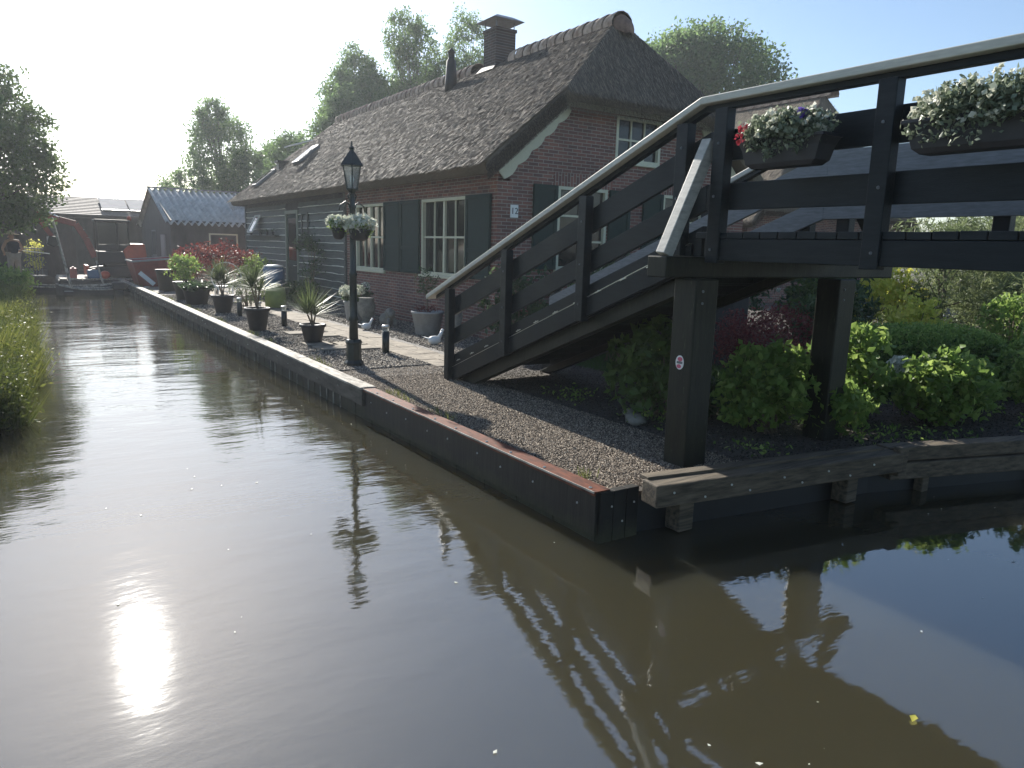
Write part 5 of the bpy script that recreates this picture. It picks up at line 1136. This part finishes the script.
# ------------------------------------------------------------------ person
def person(px, py, pz):
    o = thing('person', 'person in straw hat, dark vest and light trousers, back turned, hands on a pole', 'person', (0, 0, 0))
    J = {'pel': (0, 0, .95), 'sp': (0, .01, 1.12), 'ch': (0, .03, 1.33), 'nk': (0, .05, 1.49), 'hd': (0, .09, 1.58), 'tp': (0, .10, 1.68),
         'hl': (-.10, 0, .92), 'kl': (-.13, -.02, .50), 'al': (-.14, .03, .09), 'tl': (-.15, .17, .04), 'hr': (.10, 0, .92), 'kr': (.12, .02, .50), 'ar': (.14, .02, .09), 'tr': (.15, .16, .04),
         'sl': (-.19, .03, 1.42), 'el': (-.33, -.02, 1.18), 'wl': (-.24, .14, 1.02), 'fl': (-.20, .20, .98), 'sr': (.19, .03, 1.42), 'er': (.30, .02, 1.17), 'wr': (.27, .24, 1.10), 'fr': (.26, .31, 1.09)}
    E_ = [('pel', 'sp'), ('sp', 'ch'), ('ch', 'nk'), ('nk', 'hd'), ('hd', 'tp'), ('pel', 'hl'), ('hl', 'kl'), ('kl', 'al'), ('al', 'tl'), ('pel', 'hr'), ('hr', 'kr'), ('kr', 'ar'), ('ar', 'tr'),
          ('ch', 'sl'), ('sl', 'el'), ('el', 'wl'), ('wl', 'fl'), ('ch', 'sr'), ('sr', 'er'), ('er', 'wr'), ('wr', 'fr')]
    rad = {'pel': .145, 'sp': .125, 'ch': .155, 'nk': .055, 'hd': .09, 'tp': .085, 'hl': .10, 'kl': .062, 'al': .042, 'tl': .035, 'hr': .10, 'kr': .062, 'ar': .042, 'tr': .035, 'sl': .065, 'el': .043, 'wl': .03, 'fl': .032, 'sr': .065, 'er': .043, 'wr': .03, 'fr': .032}
    def skin(name, keys, extra, m_, par):
        ks = [k for k in J if k in keys]; me = bpy.data.meshes.new(name); es = [(ks.index(a), ks.index(b)) for a, b in E_ if a in ks and b in ks]
        me.from_pydata([J[k] for k in ks], es, []); ob = link(name, me, m_, par)
        ob.modifiers.new('sk', 'SKIN'); 
        for k, sv in zip(ks, me.skin_vertices[0].data): sv.radius = (rad[k]+extra,)*2
        me.skin_vertices[0].data[0].use_root = True
        su = ob.modifiers.new('su', 'SUBSURF'); su.levels = su.render_levels = 2
        return ob
    # mesh.skin_vertices is made when the modifier is added
    body = skin('body', list(J), 0, M['skin'], o)
    skin('vest', ['pel', 'sp', 'ch', 'sl', 'sr'], .025, M['navy'], o); skin('trousers', ['pel', 'hl', 'kl', 'al', 'hr', 'kr', 'ar'], .022, M['trousers'], o)
    MB().lathe((0, .10, 1.66), [(.24, 0), (.235, .015), (.11, .03), (.10, .10), (.07, .125), (0, .13)], 18).build('straw_hat', M['straw_hat'], o, True)
    for s_ in (-1, 1):
        for j in range(5):
            b0 = Vector(J['fl' if s_ < 0 else 'fr']); d = Vector((-.02+.012*j, .03, -.01 if j else .02)); MB().tube([b0+Vector((.012*(j-2), 0, 0)), b0+Vector((.012*(j-2), .03, -.01)), b0+Vector((.012*(j-2), .035, -.04+.004*abs(j-2))) ], .008, 5).build('finger', M['skin'], o)
    o.location = (px, py, pz); o.rotation_euler = (0, 0, R(20)); return o
person(-.18, 31.2, .48)
pl = MB().tube([(-.1, 31.55, 1.62), (.9, 31.6, 1.50)], .018, 6); tag(pl.build('long_pole', M['white'], None), 'pale pole held level by the person', 'pole')

# floating leaves and bits
n = 130; P = np.stack([rng.uniform(.2, 9, n), rng.uniform(.5, 9, n), np.full(n, WL+.006)], 1); P = P[~((P[:, 0] > 3) & (P[:, 1] > 3.0))]
n = len(P); A = rdir(n)*.009; A[:, 2] = 0; A *= rng.uniform(.3, 1.6, (n, 1))**1.5; Bq = np.cross(A, [0, 0, 1.])*.6
stuff(quads('floating_debris', P, A, Bq, rng.uniform(.3, 1, n), M['petal'], None), 'tiny pale petals and seeds floating on the canal', 'debris')
for (x, y, lb) in ((3.05, 1.42, 'yellow green leaf floating near the bottom right of the water'),):
    P = np.array([[x, y, WL+.008]]); tag(quads('floating_leaf', P, np.array([[.03, .01, 0]]), np.array([[-.006, .016, 0]]), np.array([.7]), M['yellowleaf'], None), lb, 'leaf')
# weeds, dead leaves and clutter
n = 2600; yy = 3.9+26*rng.uniform(0, 1, n)**1.3; k_ = np.sin(yy*2.1)+np.sin(yy*5.3+1) > .5; yy = yy[k_]; n = len(yy)
P = np.stack([3.24+.10*rng.uniform(0, 1, n)**2, yy, np.full(n, G+.05)], 1); A = rdir(n)*.035; A[:, 2] = rng.uniform(.02, .10, n); Bq = rdir(n)*.003; Bq[:, 2] = 0
stuff(quads('edge_weeds', P, A, Bq, rng.uniform(0, 1, n), M['reed'], None, 'blade'), 'thin weeds and grass growing along the quay cap', 'weeds')
n = 900; P = np.concatenate([np.stack([rng.uniform(3.3, 6.8, n), rng.uniform(3.8, 20, n), np.full(n, G+.03)], 1), np.stack([rng.uniform(4.6, 9, 500), rng.uniform(3.5, 5.5, 500), np.full(500, G+.03)], 1)])
ex = np.interp(P[:, 0], [3.1, 5.8, 7.28, 12], [3.7, 3.34, 2.9, 1.55]); P = P[P[:, 1] > ex+.1]; n = len(P); A, Bq = leafset(P, .028, .55); A[:, 2] *= .25; Bq[:, 2] *= .3
stuff(quads('dead_leaves', P, A, Bq, rng.uniform(0, 1, n), M['chips'], None), 'dry brown leaves scattered over gravel and soil', 'dead leaves')
for k, (x, y, a, lb) in enumerate(((3.5, 24.6, .2, 'short plank lying on the quay by the tall black tub'), (3.6, 27.2, -.3, 'pale plank lying before the red skip'))):
    tag(MB().beam((x-.3, y-.5, G+.03+.0*k), (x+.3*a, y+.6, G+.03), .16, .04).build('plank', M['capwood'], None, bevel=.005), lb, 'plank')
tag(MB().box(2.05, 2.45, 31.9, 32.25, .61, .92).build('tool_box', M['blue'], None, bevel=.03), 'blue tool box on the pontoon deck before the excavator', 'tool box')
jc = MB(); jc.box(1.5, 1.72, 32.0, 32.34, .61, .98); jc.box(1.56, 1.66, 32.08, 32.26, .98, 1.03); tag(jc.build('jerrycan', M['red'], None, bevel=.03), 'dull red jerrycan at the left of the pontoon deck', 'jerrycan')
# ------------------------------------------------------------------ haze
HAZE = 0.0009
m = bpy.data.materials.new('haze'); m.use_nodes = True; t = m.node_tree; t.nodes.remove(t.nodes['Principled BSDF'])
pv = N(t, 'ShaderNodeVolumePrincipled'); pv.inputs['Density'].default_value = HAZE; pv.inputs['Color'].default_value = (.86, .92, 1, 1); pv.inputs['Anisotropy'].default_value = .5
t.links.new(pv.outputs[0], t.nodes['Material Output'].inputs['Volume'])
if HAZE:
    hz = MB().box(-520, 520, -520, 520, -2.0, 17.5).build('haze', m); hz['kind'] = 'stuff'; hz['label'] = 'thin morning haze over the canal'
    hz['category'] = 'haze'
